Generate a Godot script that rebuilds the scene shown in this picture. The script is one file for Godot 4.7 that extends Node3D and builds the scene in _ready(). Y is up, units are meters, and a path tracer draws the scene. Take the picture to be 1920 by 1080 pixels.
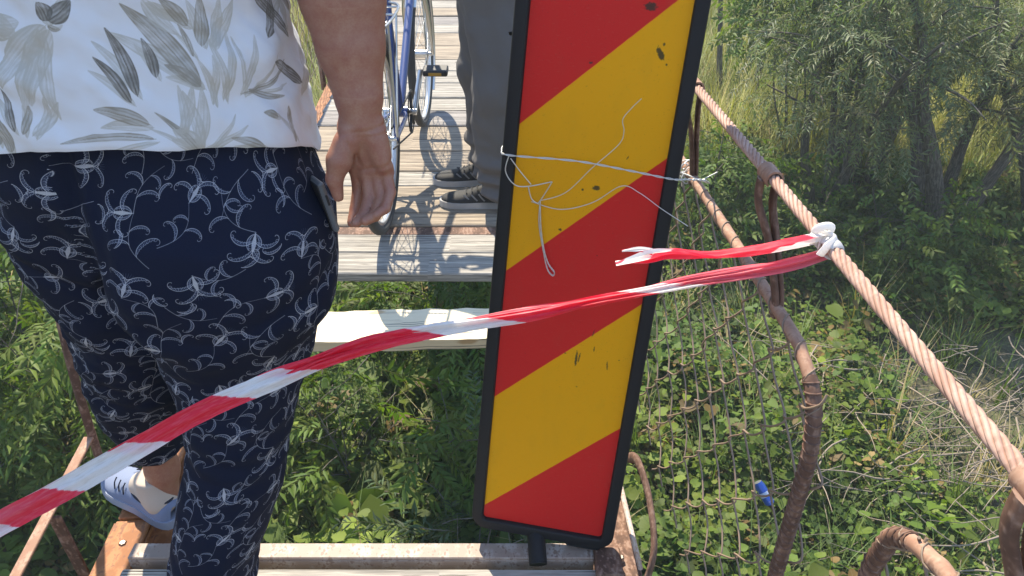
extends Node3D

# ------------------------------------------------------------------ mesh builder
class MB:
	var v := PackedVector3Array()
	var n := PackedVector3Array()
	var t := PackedVector2Array()
	var c := PackedColorArray()
	var i := PackedInt32Array()

	func add(p: Vector3, nn: Vector3, uv := Vector2.ZERO, col := Color.WHITE) -> int:
		v.append(p); n.append(nn); t.append(uv); c.append(col)
		return v.size() - 1

	func tri(a: int, b: int, d: int) -> void:
		i.append(a); i.append(b); i.append(d)

	func quad(a: int, b: int, d: int, e: int) -> void:
		tri(a, b, d); tri(a, d, e)

	func face(ps: Array, uvs: Array = [], col := Color.WHITE) -> void:   # flat polygon, convex
		var nn: Vector3 = (ps[2] - ps[0]).cross(ps[1] - ps[0])
		nn = nn.normalized() if nn.length() > 1e-12 else Vector3.UP
		var first := v.size()
		for k in ps.size():
			add(ps[k], nn, uvs[k] if k < uvs.size() else Vector2.ZERO, col)
		for k in range(1, ps.size() - 1):
			tri(first, first + k, first + k + 1)

	func mesh() -> ArrayMesh:
		for k in range(0, i.size(), 3):     # front faces run clockwise
			var a := i[k]
			var b := i[k + 1]
			var d := i[k + 2]
			var g := (v[d] - v[a]).cross(v[b] - v[a])
			if g.dot(n[a] + n[b] + n[d]) < 0.0:
				i[k + 1] = d
				i[k + 2] = b
		var arr := []
		arr.resize(Mesh.ARRAY_MAX)
		arr[Mesh.ARRAY_VERTEX] = v
		arr[Mesh.ARRAY_NORMAL] = n
		arr[Mesh.ARRAY_TEX_UV] = t
		arr[Mesh.ARRAY_COLOR] = c
		arr[Mesh.ARRAY_INDEX] = i
		var m := ArrayMesh.new()
		m.add_surface_from_arrays(Mesh.PRIMITIVE_TRIANGLES, arr)
		return m

# ------------------------------------------------------------------ a field on a grid, meshed as surface nets
class Field:
	var lo: Vector3
	var cell: float
	var nx: int
	var ny: int
	var nz: int
	var f := PackedFloat32Array()

	func _init(a: Vector3, b: Vector3, s: float) -> void:
		lo = a
		cell = s
		nx = int(ceil((b.x - a.x) / s)) + 1
		ny = int(ceil((b.y - a.y) / s)) + 1
		nz = int(ceil((b.z - a.z) / s)) + 1
		f.resize(nx * ny * nz)
		f.fill(1.0)

	func fill(fn: Callable) -> void:
		var k := 0
		for z in nz:
			for y in ny:
				for x in nx:
					f[k] = fn.call(lo + Vector3(x, y, z) * cell)
					k += 1

	func bone(a: Vector3, b: Vector3, ra: float, rb: float, blend: float) -> void:
		var r := maxf(ra, rb) + blend * 1.5 + cell * 2.5
		var p0 := (Vector3(minf(a.x, b.x), minf(a.y, b.y), minf(a.z, b.z)) - Vector3.ONE * r - lo) / cell
		var p1 := (Vector3(maxf(a.x, b.x), maxf(a.y, b.y), maxf(a.z, b.z)) + Vector3.ONE * r - lo) / cell
		var ba := b - a
		var l2 := maxf(ba.length_squared(), 1e-9)
		for z in range(maxi(0, int(p0.z)), mini(nz, int(p1.z) + 1)):
			for y in range(maxi(0, int(p0.y)), mini(ny, int(p1.y) + 1)):
				var row := (z * ny + y) * nx
				for x in range(maxi(0, int(p0.x)), mini(nx, int(p1.x) + 1)):
					var pa := lo + Vector3(x, y, z) * cell - a
					var h := clampf(pa.dot(ba) / l2, 0.0, 1.0)
					var d := (pa - ba * h).length() - lerpf(ra, rb, h)
					var o := f[row + x]
					var q := maxf(blend - absf(o - d), 0.0) / blend
					f[row + x] = minf(o, d) - q * q * blend * 0.25

	func at(x: int, y: int, z: int) -> float:
		return f[(clampi(z, 0, nz - 1) * ny + clampi(y, 0, ny - 1)) * nx + clampi(x, 0, nx - 1)]

	func nets(mb: MB) -> void:
		var id := PackedInt32Array()
		id.resize(nx * ny * nz)
		id.fill(-1)
		var far := cell * 2.2
		var off := [0, 1, nx, nx + 1, nx * ny, nx * ny + 1, nx * ny + nx, nx * ny + nx + 1]
		var cor: Array[Vector3] = []
		for k in 8:
			cor.append(Vector3(k & 1, (k >> 1) & 1, k >> 2))
		var edges := [[0, 1], [2, 3], [4, 5], [6, 7], [0, 2], [1, 3], [4, 6], [5, 7], [0, 4], [1, 5], [2, 6], [3, 7]]
		for z in nz - 1:
			for y in ny - 1:
				var row := (z * ny + y) * nx
				for x in nx - 1:
					var k := row + x
					if absf(f[k]) > far:
						continue
					var w := [f[k], f[k + off[1]], f[k + off[2]], f[k + off[3]], f[k + off[4]], f[k + off[5]], f[k + off[6]], f[k + off[7]]]
					var neg := 0
					for e in 8:
						if w[e] < 0.0:
							neg += 1
					if neg == 0 or neg == 8:
						continue
					var sum := Vector3.ZERO
					var m := 0
					for e in edges:
						var wa: float = w[e[0]]
						var wb: float = w[e[1]]
						if (wa < 0.0) != (wb < 0.0):
							sum += cor[e[0]].lerp(cor[e[1]], wa / (wa - wb))
							m += 1
					sum /= m
					var g := Vector3(
						lerpf(at(x + 1, y, z) - at(x - 1, y, z), at(x + 2, y, z) - at(x, y, z), sum.x),
						lerpf(at(x, y + 1, z) - at(x, y - 1, z), at(x, y + 2, z) - at(x, y, z), sum.y),
						lerpf(at(x, y, z + 1) - at(x, y, z - 1), at(x, y, z + 2) - at(x, y, z), sum.z))
					g = Vector3(w[1] + w[3] + w[5] + w[7] - w[0] - w[2] - w[4] - w[6], w[2] + w[3] + w[6] + w[7] - w[0] - w[1] - w[4] - w[5], w[4] + w[5] + w[6] + w[7] - w[0] - w[1] - w[2] - w[3]) * 0.35 + g * 0.65
					id[k] = mb.add(lo + (Vector3(x, y, z) + sum) * cell, g.normalized())
		var sx := 1
		var sy := nx
		var sz := nx * ny
		for z in range(1, nz - 1):
			for y in range(1, ny - 1):
				var row := (z * ny + y) * nx
				for x in range(1, nx - 1):
					var k := row + x
					if absf(f[k]) > far:
						continue
					var s := f[k] < 0.0
					if s != (f[k + sx] < 0.0):
						four(mb, id[k], id[k - sy], id[k - sy - sz], id[k - sz])
					if s != (f[k + sy] < 0.0):
						four(mb, id[k], id[k - sx], id[k - sx - sz], id[k - sz])
					if s != (f[k + sz] < 0.0):
						four(mb, id[k], id[k - sx], id[k - sx - sy], id[k - sy])

	func four(mb: MB, a: int, b: int, c: int, d: int) -> void:
		if a >= 0 and b >= 0 and c >= 0 and d >= 0:
			mb.quad(a, b, c, d)

# ------------------------------------------------------------------ a canvas for prints (wraps round)
class Canvas:
	var w: int
	var h: int
	var a := PackedFloat32Array()

	func _init(ww: int, hh: int) -> void:
		w = ww
		h = hh
		a.resize(w * h)

	func dot(x: float, y: float, r: float, val := 1.0) -> void:
		for j in range(int(floor(y - r - 1)), int(ceil(y + r + 1)) + 1):
			for k in range(int(floor(x - r - 1)), int(ceil(x + r + 1)) + 1):
				var cov := clampf(r + 0.5 - Vector2(k - x, j - y).length(), 0.0, 1.0) * val
				var q := posmod(j, h) * w + posmod(k, w)
				if cov > a[q]:
					a[q] = cov

	func line(pts: PackedVector2Array, r0: float, r1: float, val := 1.0) -> void:
		var total := 0.0
		for k in range(1, pts.size()):
			total += pts[k].distance_to(pts[k - 1])
		var run := 0.0
		for k in range(1, pts.size()):
			var l := pts[k].distance_to(pts[k - 1])
			var steps := maxi(1, int(l / 1.2))
			for s in steps:
				var p := pts[k - 1].lerp(pts[k], float(s) / steps)
				dot(p.x, p.y, lerpf(r0, r1, (run + l * s / steps) / maxf(total, 1e-6)), val)
			run += l

# ------------------------------------------------------------------ scene helpers
var rng := RandomNumberGenerator.new()
var M := {}
var count := {}
var noise := FastNoiseLite.new()

func thing(called: String, label: String, category: String, at := Vector3.ZERO, group := "") -> Node3D:
	var o := Node3D.new()
	name_it(o, called)
	add_child(o)
	o.position = at
	o.set_meta("label", label)
	o.set_meta("category", category)
	o.set_meta("base", at)
	if group:
		o.set_meta("group", group)
	return o

func name_it(o: Node, called: String) -> void:
	var k: int = count.get(called, 0)
	count[called] = k + 1
	o.name = called if k == 0 else "%s_%03d" % [called, k]

func part(parent: Node3D, called: String, shape, mat: Material, label := "") -> MeshInstance3D:
	var o := MeshInstance3D.new()
	o.name = called
	o.mesh = shape.mesh() if shape is MB else shape
	o.material_override = mat
	parent.add_child(o, true)
	if parent.has_meta("base"):
		o.position = -parent.get_meta("base")
	if label:
		o.set_meta("label", label)
	return o

func single(called: String, shape, mat: Material, label: String, category: String, kind := "", group := "") -> MeshInstance3D:
	var o := MeshInstance3D.new()
	name_it(o, called)
	o.mesh = shape.mesh() if shape is MB else shape
	o.material_override = mat
	add_child(o)
	o.set_meta("label", label)
	o.set_meta("category", category)
	if kind:
		o.set_meta("kind", kind)
	if group:
		o.set_meta("group", group)
	return o

func scatter(parent: Node, called: String, mesh: Mesh, mat: Material, places: Array, colors: Array) -> MultiMeshInstance3D:
	var mm := MultiMesh.new()
	mm.transform_format = MultiMesh.TRANSFORM_3D
	mm.use_colors = true
	mm.mesh = mesh
	mm.instance_count = places.size()
	for k in places.size():
		mm.set_instance_transform(k, places[k])
		mm.set_instance_color(k, colors[k])
	var o := MultiMeshInstance3D.new()
	o.multimesh = mm
	o.material_override = mat
	o.set_meta("kind", "stuff")
	if parent == self:
		name_it(o, called)
		add_child(o)
	else:
		o.name = called
		parent.add_child(o, true)
		if parent.has_meta("base"):
			o.position = -parent.get_meta("base")
	return o

func smooth_path(p: Array, sub: int, closed := false) -> PackedVector3Array:
	var out := PackedVector3Array()
	var m := p.size()
	for k in (m if closed else m - 1):
		var a: Vector3 = p[(k - 1 + m) % m] if closed else p[maxi(k - 1, 0)]
		var b: Vector3 = p[k]
		var c: Vector3 = p[(k + 1) % m]
		var d: Vector3 = p[(k + 2) % m] if closed else p[mini(k + 2, m - 1)]
		for s in sub:
			out.append(b.cubic_interpolate(c, a, d, float(s) / sub))
	if not closed:
		out.append(p[m - 1])
	return out

func tube(mb: MB, path: PackedVector3Array, r, sides := 8, caps := true, flat := Vector2.ONE, up := Vector3.ZERO) -> void:
	# r: one radius, or one for each point; flat squeezes the section
	var m := path.size()
	var nrm := Vector3.ZERO
	var first := mb.v.size()
	var run := 0.0
	for k in m:
		var tan: Vector3 = (path[mini(k + 1, m - 1)] - path[maxi(k - 1, 0)]).normalized()
		if up != Vector3.ZERO:
			nrm = (up - tan * up.dot(tan)).normalized()
		elif k == 0:
			nrm = tan.cross(Vector3.UP if absf(tan.y) < 0.9 else Vector3.RIGHT).normalized()
		else:
			nrm = (nrm - tan * nrm.dot(tan)).normalized()
		var bi := tan.cross(nrm)
		var rr: float = r[k] if r is Array or r is PackedFloat32Array else r
		if k > 0:
			run += path[k].distance_to(path[k - 1])
		for s in sides + 1:
			var a := TAU * s / sides
			var d := nrm * cos(a) * flat.x + bi * sin(a) * flat.y
			var dn := nrm * cos(a) / flat.x + bi * sin(a) / flat.y
			mb.add(path[k] + d * rr, dn.normalized(), Vector2(float(s) / sides * TAU * rr, run))
	for k in m - 1:
		for s in sides:
			var q := first + k * (sides + 1) + s
			mb.quad(q, q + 1, q + sides + 2, q + sides + 1)
	if caps:
		for e in [0, m - 1]:
			var tan: Vector3 = (path[1] - path[0]).normalized() * -1.0 if e == 0 else (path[m - 1] - path[m - 2]).normalized()
			var cc := mb.add(path[e], tan)
			var base := mb.v.size()
			for s in sides:
				mb.add(mb.v[first + e * (sides + 1) + s], tan)
			for s in sides:
				mb.tri(cc, base + s, base + (s + 1) % sides)

func rod(mb: MB, a: Vector3, b: Vector3, r: float, sides := 8) -> void:
	tube(mb, PackedVector3Array([a, b]), r, sides)

func ring(mb: MB, xf: Transform3D, big: float, r: float, segs := 40, sides := 8, flat := Vector2.ONE, a0 := 0.0, a1 := TAU) -> void:
	var p := PackedVector3Array()
	for k in segs + 1:
		var a := lerpf(a0, a1, float(k) / segs)
		p.append(xf * Vector3(0, cos(a) * big, sin(a) * big))
	tube(mb, p, r, sides, a1 - a0 < TAU - 0.01, flat, xf.basis.x)

func box(mb: MB, xf: Transform3D, size: Vector3, bev := 0.004, uvo := Vector2.ZERO) -> void:
	var h := size * 0.5
	var b := minf(bev, minf(h.x, minf(h.y, h.z)) * 0.8)
	var uv := func(p: Vector3, ax: int) -> Vector2:
		return uvo + (Vector2(p.x, p.z) if ax == 1 else Vector2(p.x, p.y + h.z) if ax == 2 else Vector2(p.z * 0.15 + p.x, p.y))
	var emit := func(ps: Array, ax: int) -> void:
		var mid := Vector3.ZERO
		for p in ps:
			mid += p
		var nn: Vector3 = (ps[2] - ps[0]).cross(ps[1] - ps[0]).normalized()
		if nn.dot(mid) < 0.0:
			nn = -nn
		var first := mb.v.size()
		for p in ps:
			mb.add(xf * p, (xf.basis * nn).normalized(), uv.call(p, ax))
		for k in range(1, ps.size() - 1):
			mb.tri(first, first + k, first + k + 1)
	for ax in 3:
		var o1 := (ax + 1) % 3
		var o2 := (ax + 2) % 3
		for s in [-1.0, 1.0]:
			var ps := []
			for q in [[-1, -1], [1, -1], [1, 1], [-1, 1]]:
				var p := Vector3.ZERO
				p[ax] = h[ax] * s
				p[o1] = (h[o1] - b) * q[0]
				p[o2] = (h[o2] - b) * q[1]
				ps.append(p)
			emit.call(ps, ax)
			for s2 in [-1.0, 1.0]:      # the chamfer between ax and o1, along o2
				var es := []
				for q in [[0, -1], [0, 1], [1, 1], [1, -1]]:
					var p := Vector3.ZERO
					p[ax] = (h[ax] if q[0] == 0 else h[ax] - b) * s
					p[o1] = (h[o1] - b if q[0] == 0 else h[o1]) * s2
					p[o2] = (h[o2] - b) * q[1]
					es.append(p)
				emit.call(es, ax)
	for sx in [-1.0, 1.0]:
		for sy in [-1.0, 1.0]:
			for sz in [-1.0, 1.0]:
				emit.call([Vector3(h.x * sx, (h.y - b) * sy, (h.z - b) * sz), Vector3((h.x - b) * sx, h.y * sy, (h.z - b) * sz), Vector3((h.x - b) * sx, (h.y - b) * sy, h.z * sz)], 1)

func table(rows: Array, y: float, col: int) -> float:   # rows sorted by falling y
	if y >= rows[0][0]:
		return rows[0][col]
	for k in range(1, rows.size()):
		if y >= rows[k][0]:
			var t: float = (y - rows[k][0]) / (rows[k - 1][0] - rows[k][0])
			var v0: float = rows[k][col]
			var v1: float = rows[k - 1][col]
			var vl: float = rows[mini(k + 1, rows.size() - 1)][col]
			var vh: float = rows[maxi(k - 2, 0)][col]
			return lerpf(v0, v1, t) * 0.4 + cubic_interpolate(v0, v1, vl, vh, t) * 0.6
	return rows[-1][col]

func lin(r: float, g: float, b: float) -> Color:
	return Color(r, g, b).linear_to_srgb()

func mat(col: Color, rough := 0.7, metal := 0.0) -> StandardMaterial3D:
	var m := StandardMaterial3D.new()
	m.albedo_color = col
	m.roughness = rough
	m.metallic = metal
	return m

func picture(w: int, h: int, fn: Callable) -> ImageTexture:
	var by := PackedByteArray()
	by.resize(w * h * 3)
	var k := 0
	for y in h:
		for x in w:
			var c: Color = fn.call(x, y)
			by[k] = int(clampf(c.r, 0, 1) * 255.0)
			by[k + 1] = int(clampf(c.g, 0, 1) * 255.0)
			by[k + 2] = int(clampf(c.b, 0, 1) * 255.0)
			k += 3
	return ImageTexture.create_from_image(Image.create_from_data(w, h, false, Image.FORMAT_RGB8, by))

func fbm(x: float, y: float, z := 0.0) -> float:
	return noise.get_noise_3d(x, y, z)

func _ready() -> void:
	rng.seed = 7
	noise.seed = 3
	noise.noise_type = FastNoiseLite.TYPE_SIMPLEX_SMOOTH
	noise.fractal_type = FastNoiseLite.FRACTAL_FBM
	noise.fractal_octaves = 4
	noise.frequency = 1.0

	var cam := Camera3D.new()
	cam.name = "camera"
	cam.position = Vector3(0, 1.32, 0)
	cam.rotation_degrees = Vector3(-30.7, -3.3, 0)
	cam.fov = 39.43
	cam.near = 0.05
	cam.far = 600.0
	add_child(cam)
	cam.current = true

	var sky_mat := ProceduralSkyMaterial.new()
	sky_mat.sky_top_color = Color(0.50, 0.63, 0.82)
	sky_mat.sky_horizon_color = Color(0.90, 0.92, 0.94)
	sky_mat.sky_curve = 0.18
	sky_mat.sky_energy_multiplier = 1.0
	sky_mat.ground_bottom_color = Color(0.20, 0.24, 0.12)
	sky_mat.ground_horizon_color = Color(0.45, 0.50, 0.38)
	var env := Environment.new()
	env.background_mode = Environment.BG_SKY
	env.sky = Sky.new()
	env.sky.sky_material = sky_mat
	env.tonemap_mode = Environment.TONE_MAPPER_LINEAR
	env.tonemap_exposure = 2.0
	env.fog_enabled = true
	env.fog_density = 0.0035
	env.fog_light_color = Color(0.86, 0.90, 0.90)
	env.sdfgi_enabled = true
	env.ssao_enabled = true
	env.ssil_enabled = true
	var we := WorldEnvironment.new()
	we.name = "environment"
	we.environment = env
	add_child(we)

	var sun := DirectionalLight3D.new()
	sun.name = "sun"
	sun.basis = Basis.looking_at(Vector3(0.15, -0.68, 0.50).normalized(), Vector3.UP)
	sun.light_energy = 1.6
	sun.light_color = Color(1.0, 0.955, 0.87)
	sun.light_angular_distance = 0.53
	sun.shadow_enabled = true
	add_child(sun)

	make_materials()
	build_ground()
	build_bridge()
	build_right_side()
	build_left_side()
	build_sign()
	build_bicycle()
	build_man()
	build_woman()
	build_tape()
	build_plants()
	build_small_things()

# ------------------------------------------------------------------ materials
func make_materials() -> void:
	# weathered boards: grain along u
	var grain := func(x: int, y: int, dark: Color, light: Color, contrast: float) -> Color:
		var u := x / 512.0 * 6.0
		var v := y / 512.0
		var w := v * 9.0 + 0.35 * fbm(u * 0.6, v * 3.0, 9.0)
		var g := 0.5 + 0.5 * fbm(u * 0.35, w * 2.2)
		var fine := fbm(u * 2.0, v * 120.0, 4.0)
		var crack := smoothstep(0.62, 0.7, absf(fbm(u * 0.25, v * 38.0, 21.0)) * 1.5)
		var t := clampf(0.5 + (g - 0.5) * contrast + fine * 0.35 * contrast, 0.0, 1.0)
		var c := dark.lerp(light, t)
		var blot := 0.5 + 0.5 * fbm(u * 0.9, v * 4.0, 33.0)
		c = c.lerp(dark, clampf(blot - 0.55, 0, 1) * 0.9)
		return c.lerp(Color(0.17, 0.14, 0.12), crack * 0.75)
	var wood_tex := picture(512, 512, func(x: int, y: int): return grain.call(x, y, lin(0.17, 0.155, 0.135), lin(0.43, 0.395, 0.335), 1.5))
	var wood := mat(Color.WHITE, 0.88)
	wood.albedo_texture = wood_tex
	wood.uv1_scale = Vector3(1.0, 3.2, 1)
	wood.heightmap_enabled = true
	wood.heightmap_texture = wood_tex
	wood.heightmap_scale = 0.25
	M.wood = wood
	var wood2 := wood.duplicate()
	wood2.albedo_color = Color(0.90, 0.90, 0.93)
	M.wood2 = wood2
	var wood3 := wood.duplicate()
	wood3.albedo_color = Color(0.97, 0.92, 0.86)
	M.wood3 = wood3
	var pine_tex := picture(512, 256, func(x: int, y: int):
		var c: Color = grain.call(x, y, lin(0.62, 0.47, 0.27), lin(0.82, 0.71, 0.50), 0.9)
		c = c.lerp(lin(0.80, 0.70, 0.50), 0.45)
		for k in [[120, 70], [330, 160], [430, 60]]:
			var d := Vector2((x - k[0]) * 0.75, y - k[1]).length()
			c = c.lerp(lin(0.45, 0.27, 0.12), smoothstep(15.0, 7.0, d + 3.0 * fbm(x * 0.05, y * 0.05)) * 0.7)
		return c)
	M.pine = mat(Color.WHITE, 0.7)
	M.pine.albedo_texture = pine_tex
	M.pine.uv1_scale = Vector3(1.2, 4.0, 1)

	# rusty steel, several tones; pattern from noise
	var rust := func(a: Color, b: Color, c: Color, f: float, sd: int, rough: float) -> StandardMaterial3D:
		var tex := picture(256, 256, func(x: int, y: int):
			var ax := x / 256.0 * TAU
			var ay := y / 256.0 * TAU
			var n0 := noise.get_noise_3d(cos(ax) * f + sd, sin(ax) * f, cos(ay) * f) + noise.get_noise_3d(sin(ay) * f + sd, cos(ax) * f + 7, sin(ax) * f)
			var n1 := noise.get_noise_3d(cos(ax) * f * 4 + sd, sin(ax) * f * 4, cos(ay) * f * 4 + 3) + noise.get_noise_3d(sin(ay) * f * 4, cos(ax) * f * 4, sin(ax) * f * 4 + 5)
			var col := a.lerp(b, smoothstep(-0.35, 0.35, n0 + 0.35 * n1))
			return col.lerp(c, smoothstep(0.15, 0.6, n1 + 0.5 * n0) * 0.8))
		var m := mat(Color.WHITE, rough)
		m.albedo_texture = tex
		m.uv1_triplanar = true
		m.uv1_world_triplanar = true
		m.uv1_scale = Vector3(3.3, 3.3, 3.3)
		m.heightmap_enabled = true
		m.heightmap_texture = tex
		m.heightmap_scale = 0.06
		m.metallic_specular = 0.35
		return m
	M.rust = rust.call(lin(0.10, 0.055, 0.038), lin(0.19, 0.105, 0.07), lin(0.30, 0.20, 0.15), 1.3, 5, 0.72)
	M.rust_orange = rust.call(lin(0.28, 0.115, 0.045), lin(0.40, 0.18, 0.075), lin(0.20, 0.09, 0.05), 1.0, 15, 0.65)
	M.rust_pale = rust.call(lin(0.30, 0.165, 0.105), lin(0.42, 0.27, 0.19), lin(0.22, 0.12, 0.08), 1.6, 25, 0.7)
	M.cable = rust.call(lin(0.37, 0.215, 0.155), lin(0.51, 0.345, 0.270), lin(0.27, 0.165, 0.125), 1.4, 35, 0.6)
	M.steel_worn = rust.call(lin(0.30, 0.225, 0.175), lin(0.40, 0.33, 0.275), lin(0.19, 0.12, 0.085), 1.2, 45, 0.5)
	M.flaky = rust.call(lin(0.42, 0.34, 0.28), lin(0.50, 0.44, 0.39), lin(0.30, 0.13, 0.07), 1.8, 55, 0.75)
	M.wire_rust = mat(lin(0.22, 0.155, 0.105), 0.6)
	M.wire = mat(lin(0.62, 0.61, 0.58), 0.35, 0.6)
	M.bolt = mat(lin(0.35, 0.30, 0.26), 0.4, 0.7)
	M.rubber = mat(lin(0.013, 0.0135, 0.015), 0.55)
	M.rubber.metallic_specular = 0.35
	M.chrome = mat(lin(0.62, 0.62, 0.61), 0.28, 0.85)
	M.rim = mat(lin(0.68, 0.68, 0.67), 0.3, 0.8)
	M.blue_paint = mat(lin(0.022, 0.055, 0.21), 0.35)
	M.blue_paint.clearcoat_enabled = true
	M.blue_paint.clearcoat = 0.6
	M.tyre = mat(lin(0.05, 0.05, 0.048), 0.85)
	M.black = mat(lin(0.02, 0.02, 0.022), 0.6)
	M.reflector = mat(lin(0.45, 0.25, 0.03), 0.3)

	# cloth and skin
	var weave := picture(128, 128, func(x: int, y: int):
		var a := 0.5 + 0.25 * sin(x * TAU / 8.0) * sin(y * TAU / 8.0) + rng.randf_range(-0.12, 0.12)
		return Color(a, a, a))
	M.grey_cloth = mat(lin(0.115, 0.107, 0.104), 0.95)
	M.grey_cloth.heightmap_enabled = true
	M.grey_cloth.heightmap_texture = weave
	M.grey_cloth.heightmap_scale = 0.03
	M.grey_cloth.uv1_triplanar = true
	M.grey_cloth.uv1_scale = Vector3(30, 30, 30)
	M.jacket = mat(lin(0.05, 0.055, 0.065), 0.9)
	M.shoe_black = mat(lin(0.011, 0.011, 0.012), 0.75)
	M.shoe_sole = mat(lin(0.34, 0.33, 0.32), 0.75)
	M.shoe_trim = mat(lin(0.16, 0.16, 0.165), 0.6)
	M.shoe_blue = mat(lin(0.17, 0.205, 0.30), 0.85)
	M.shoe_white = mat(lin(0.27, 0.30, 0.39), 0.75)
	M.phone_case = mat(lin(0.13, 0.14, 0.145), 0.35)
	M.lining = mat(lin(0.02, 0.022, 0.035), 0.9)
	M.sock = mat(lin(0.50, 0.41, 0.33), 0.95)
	var skin_tex := picture(256, 256, func(x: int, y: int):
		var n := fbm(x * 0.02, y * 0.02, 2.0) * 0.5 + fbm(x * 0.12, y * 0.12, 7.0) * 0.35
		return lin(0.345, 0.180, 0.115).lerp(lin(0.275, 0.105, 0.068), clampf(0.45 + n * 1.6, 0, 1)))
	M.skin = mat(Color.WHITE, 0.52)
	M.skin.albedo_texture = skin_tex
	M.skin.uv1_triplanar = true
	M.skin.uv1_scale = Vector3(9, 9, 9)
	M.skin.subsurf_scatter_enabled = true
	M.skin.subsurf_scatter_strength = 0.12
	M.skin.heightmap_enabled = true
	M.skin.heightmap_texture = skin_tex
	M.skin.heightmap_scale = 0.04
	M.hair = mat(lin(0.03, 0.018, 0.012), 0.6)

	# plants
	var leaf := func(rough: float, back: Color, spec: float) -> StandardMaterial3D:
		var m := mat(Color.WHITE, rough)
		m.vertex_color_use_as_albedo = true
		m.backlight_enabled = true
		m.backlight = back
		m.metallic_specular = spec
		return m
	M.leaf = leaf.call(0.55, lin(0.76, 0.88, 0.22), 0.32)
	M.willow = leaf.call(0.5, lin(0.85, 0.95, 0.40), 0.45)
	M.grass = leaf.call(0.65, lin(0.62, 0.66, 0.22), 0.4)
	M.bark = mat(Color.WHITE, 0.95)
	M.bark.albedo_texture = picture(128, 256, func(x: int, y: int):
		var n := fbm(x * 0.12, y * 0.03, 5.0) + 0.5 * fbm(x * 0.4, y * 0.1, 8.0)
		return lin(0.055, 0.045, 0.033).lerp(lin(0.16, 0.14, 0.11), clampf(0.45 + n, 0, 1)))
	M.bark.uv1_scale = Vector3(3, 1.2, 1)
	M.twig = mat(lin(0.25, 0.20, 0.15), 0.9)
	M.soil = mat(Color.WHITE, 0.97)
	M.soil.albedo_texture = picture(512, 512, func(x: int, y: int):
		var n := fbm(x * 0.03, y * 0.03, 1.0)
		var n2 := fbm(x * 0.15, y * 0.15, 2.0)
		var c := lin(0.045, 0.040, 0.022).lerp(lin(0.10, 0.095, 0.045), clampf(0.5 + n + 0.6 * n2, 0, 1))
		return c.lerp(lin(0.22, 0.18, 0.12), clampf(n2 * 1.6 - 0.35, 0, 1)))
	M.soil.uv1_triplanar = true
	M.soil.uv1_world_triplanar = true
	M.soil.uv1_scale = Vector3(0.35, 0.35, 0.35)
	print("materials ", Time.get_ticks_msec())

# ------------------------------------------------------------------ ground
func ground_y(x: float, z: float) -> float:
	var y := -2.75 + 0.12 * fbm(x * 0.25, z * 0.25, 4.0)
	y += 1.6 * smoothstep(9.0, 26.0, Vector2(x - 1.0, z + 3.0).length())
	y += 0.9 * smoothstep(-3.0, -7.0, x)
	return y

func build_ground() -> void:
	var mb := MB.new()
	var m := 110
	for j in m + 1:
		for k in m + 1:
			var a := (k / float(m)) * 2.0 - 1.0
			var b := (j / float(m)) * 2.0 - 1.0
			var x := 2.0 + 30.0 * a + 270.0 * a * a * a * absf(a)
			var z := -8.0 + 30.0 * b + 270.0 * b * b * b * absf(b)
			var e := 0.3
			var nn := Vector3(ground_y(x - e, z) - ground_y(x + e, z), 2.0 * e, ground_y(x, z - e) - ground_y(x, z + e)).normalized()
			mb.add(Vector3(x, ground_y(x, z), z), nn, Vector2(x, z))
	for j in m:
		for k in m:
			var q := j * (m + 1) + k
			mb.quad(q, q + 1, q + m + 2, q + m + 1)
	var o := MeshInstance3D.new()
	o.name = "ground"
	o.mesh = mb.mesh()
	o.material_override = M.soil
	add_child(o)
	o.set_meta("kind", "structure")

# ------------------------------------------------------------------ the bridge
const SKEW := -0.0576     # the boards lie a little askew to the girders

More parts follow.
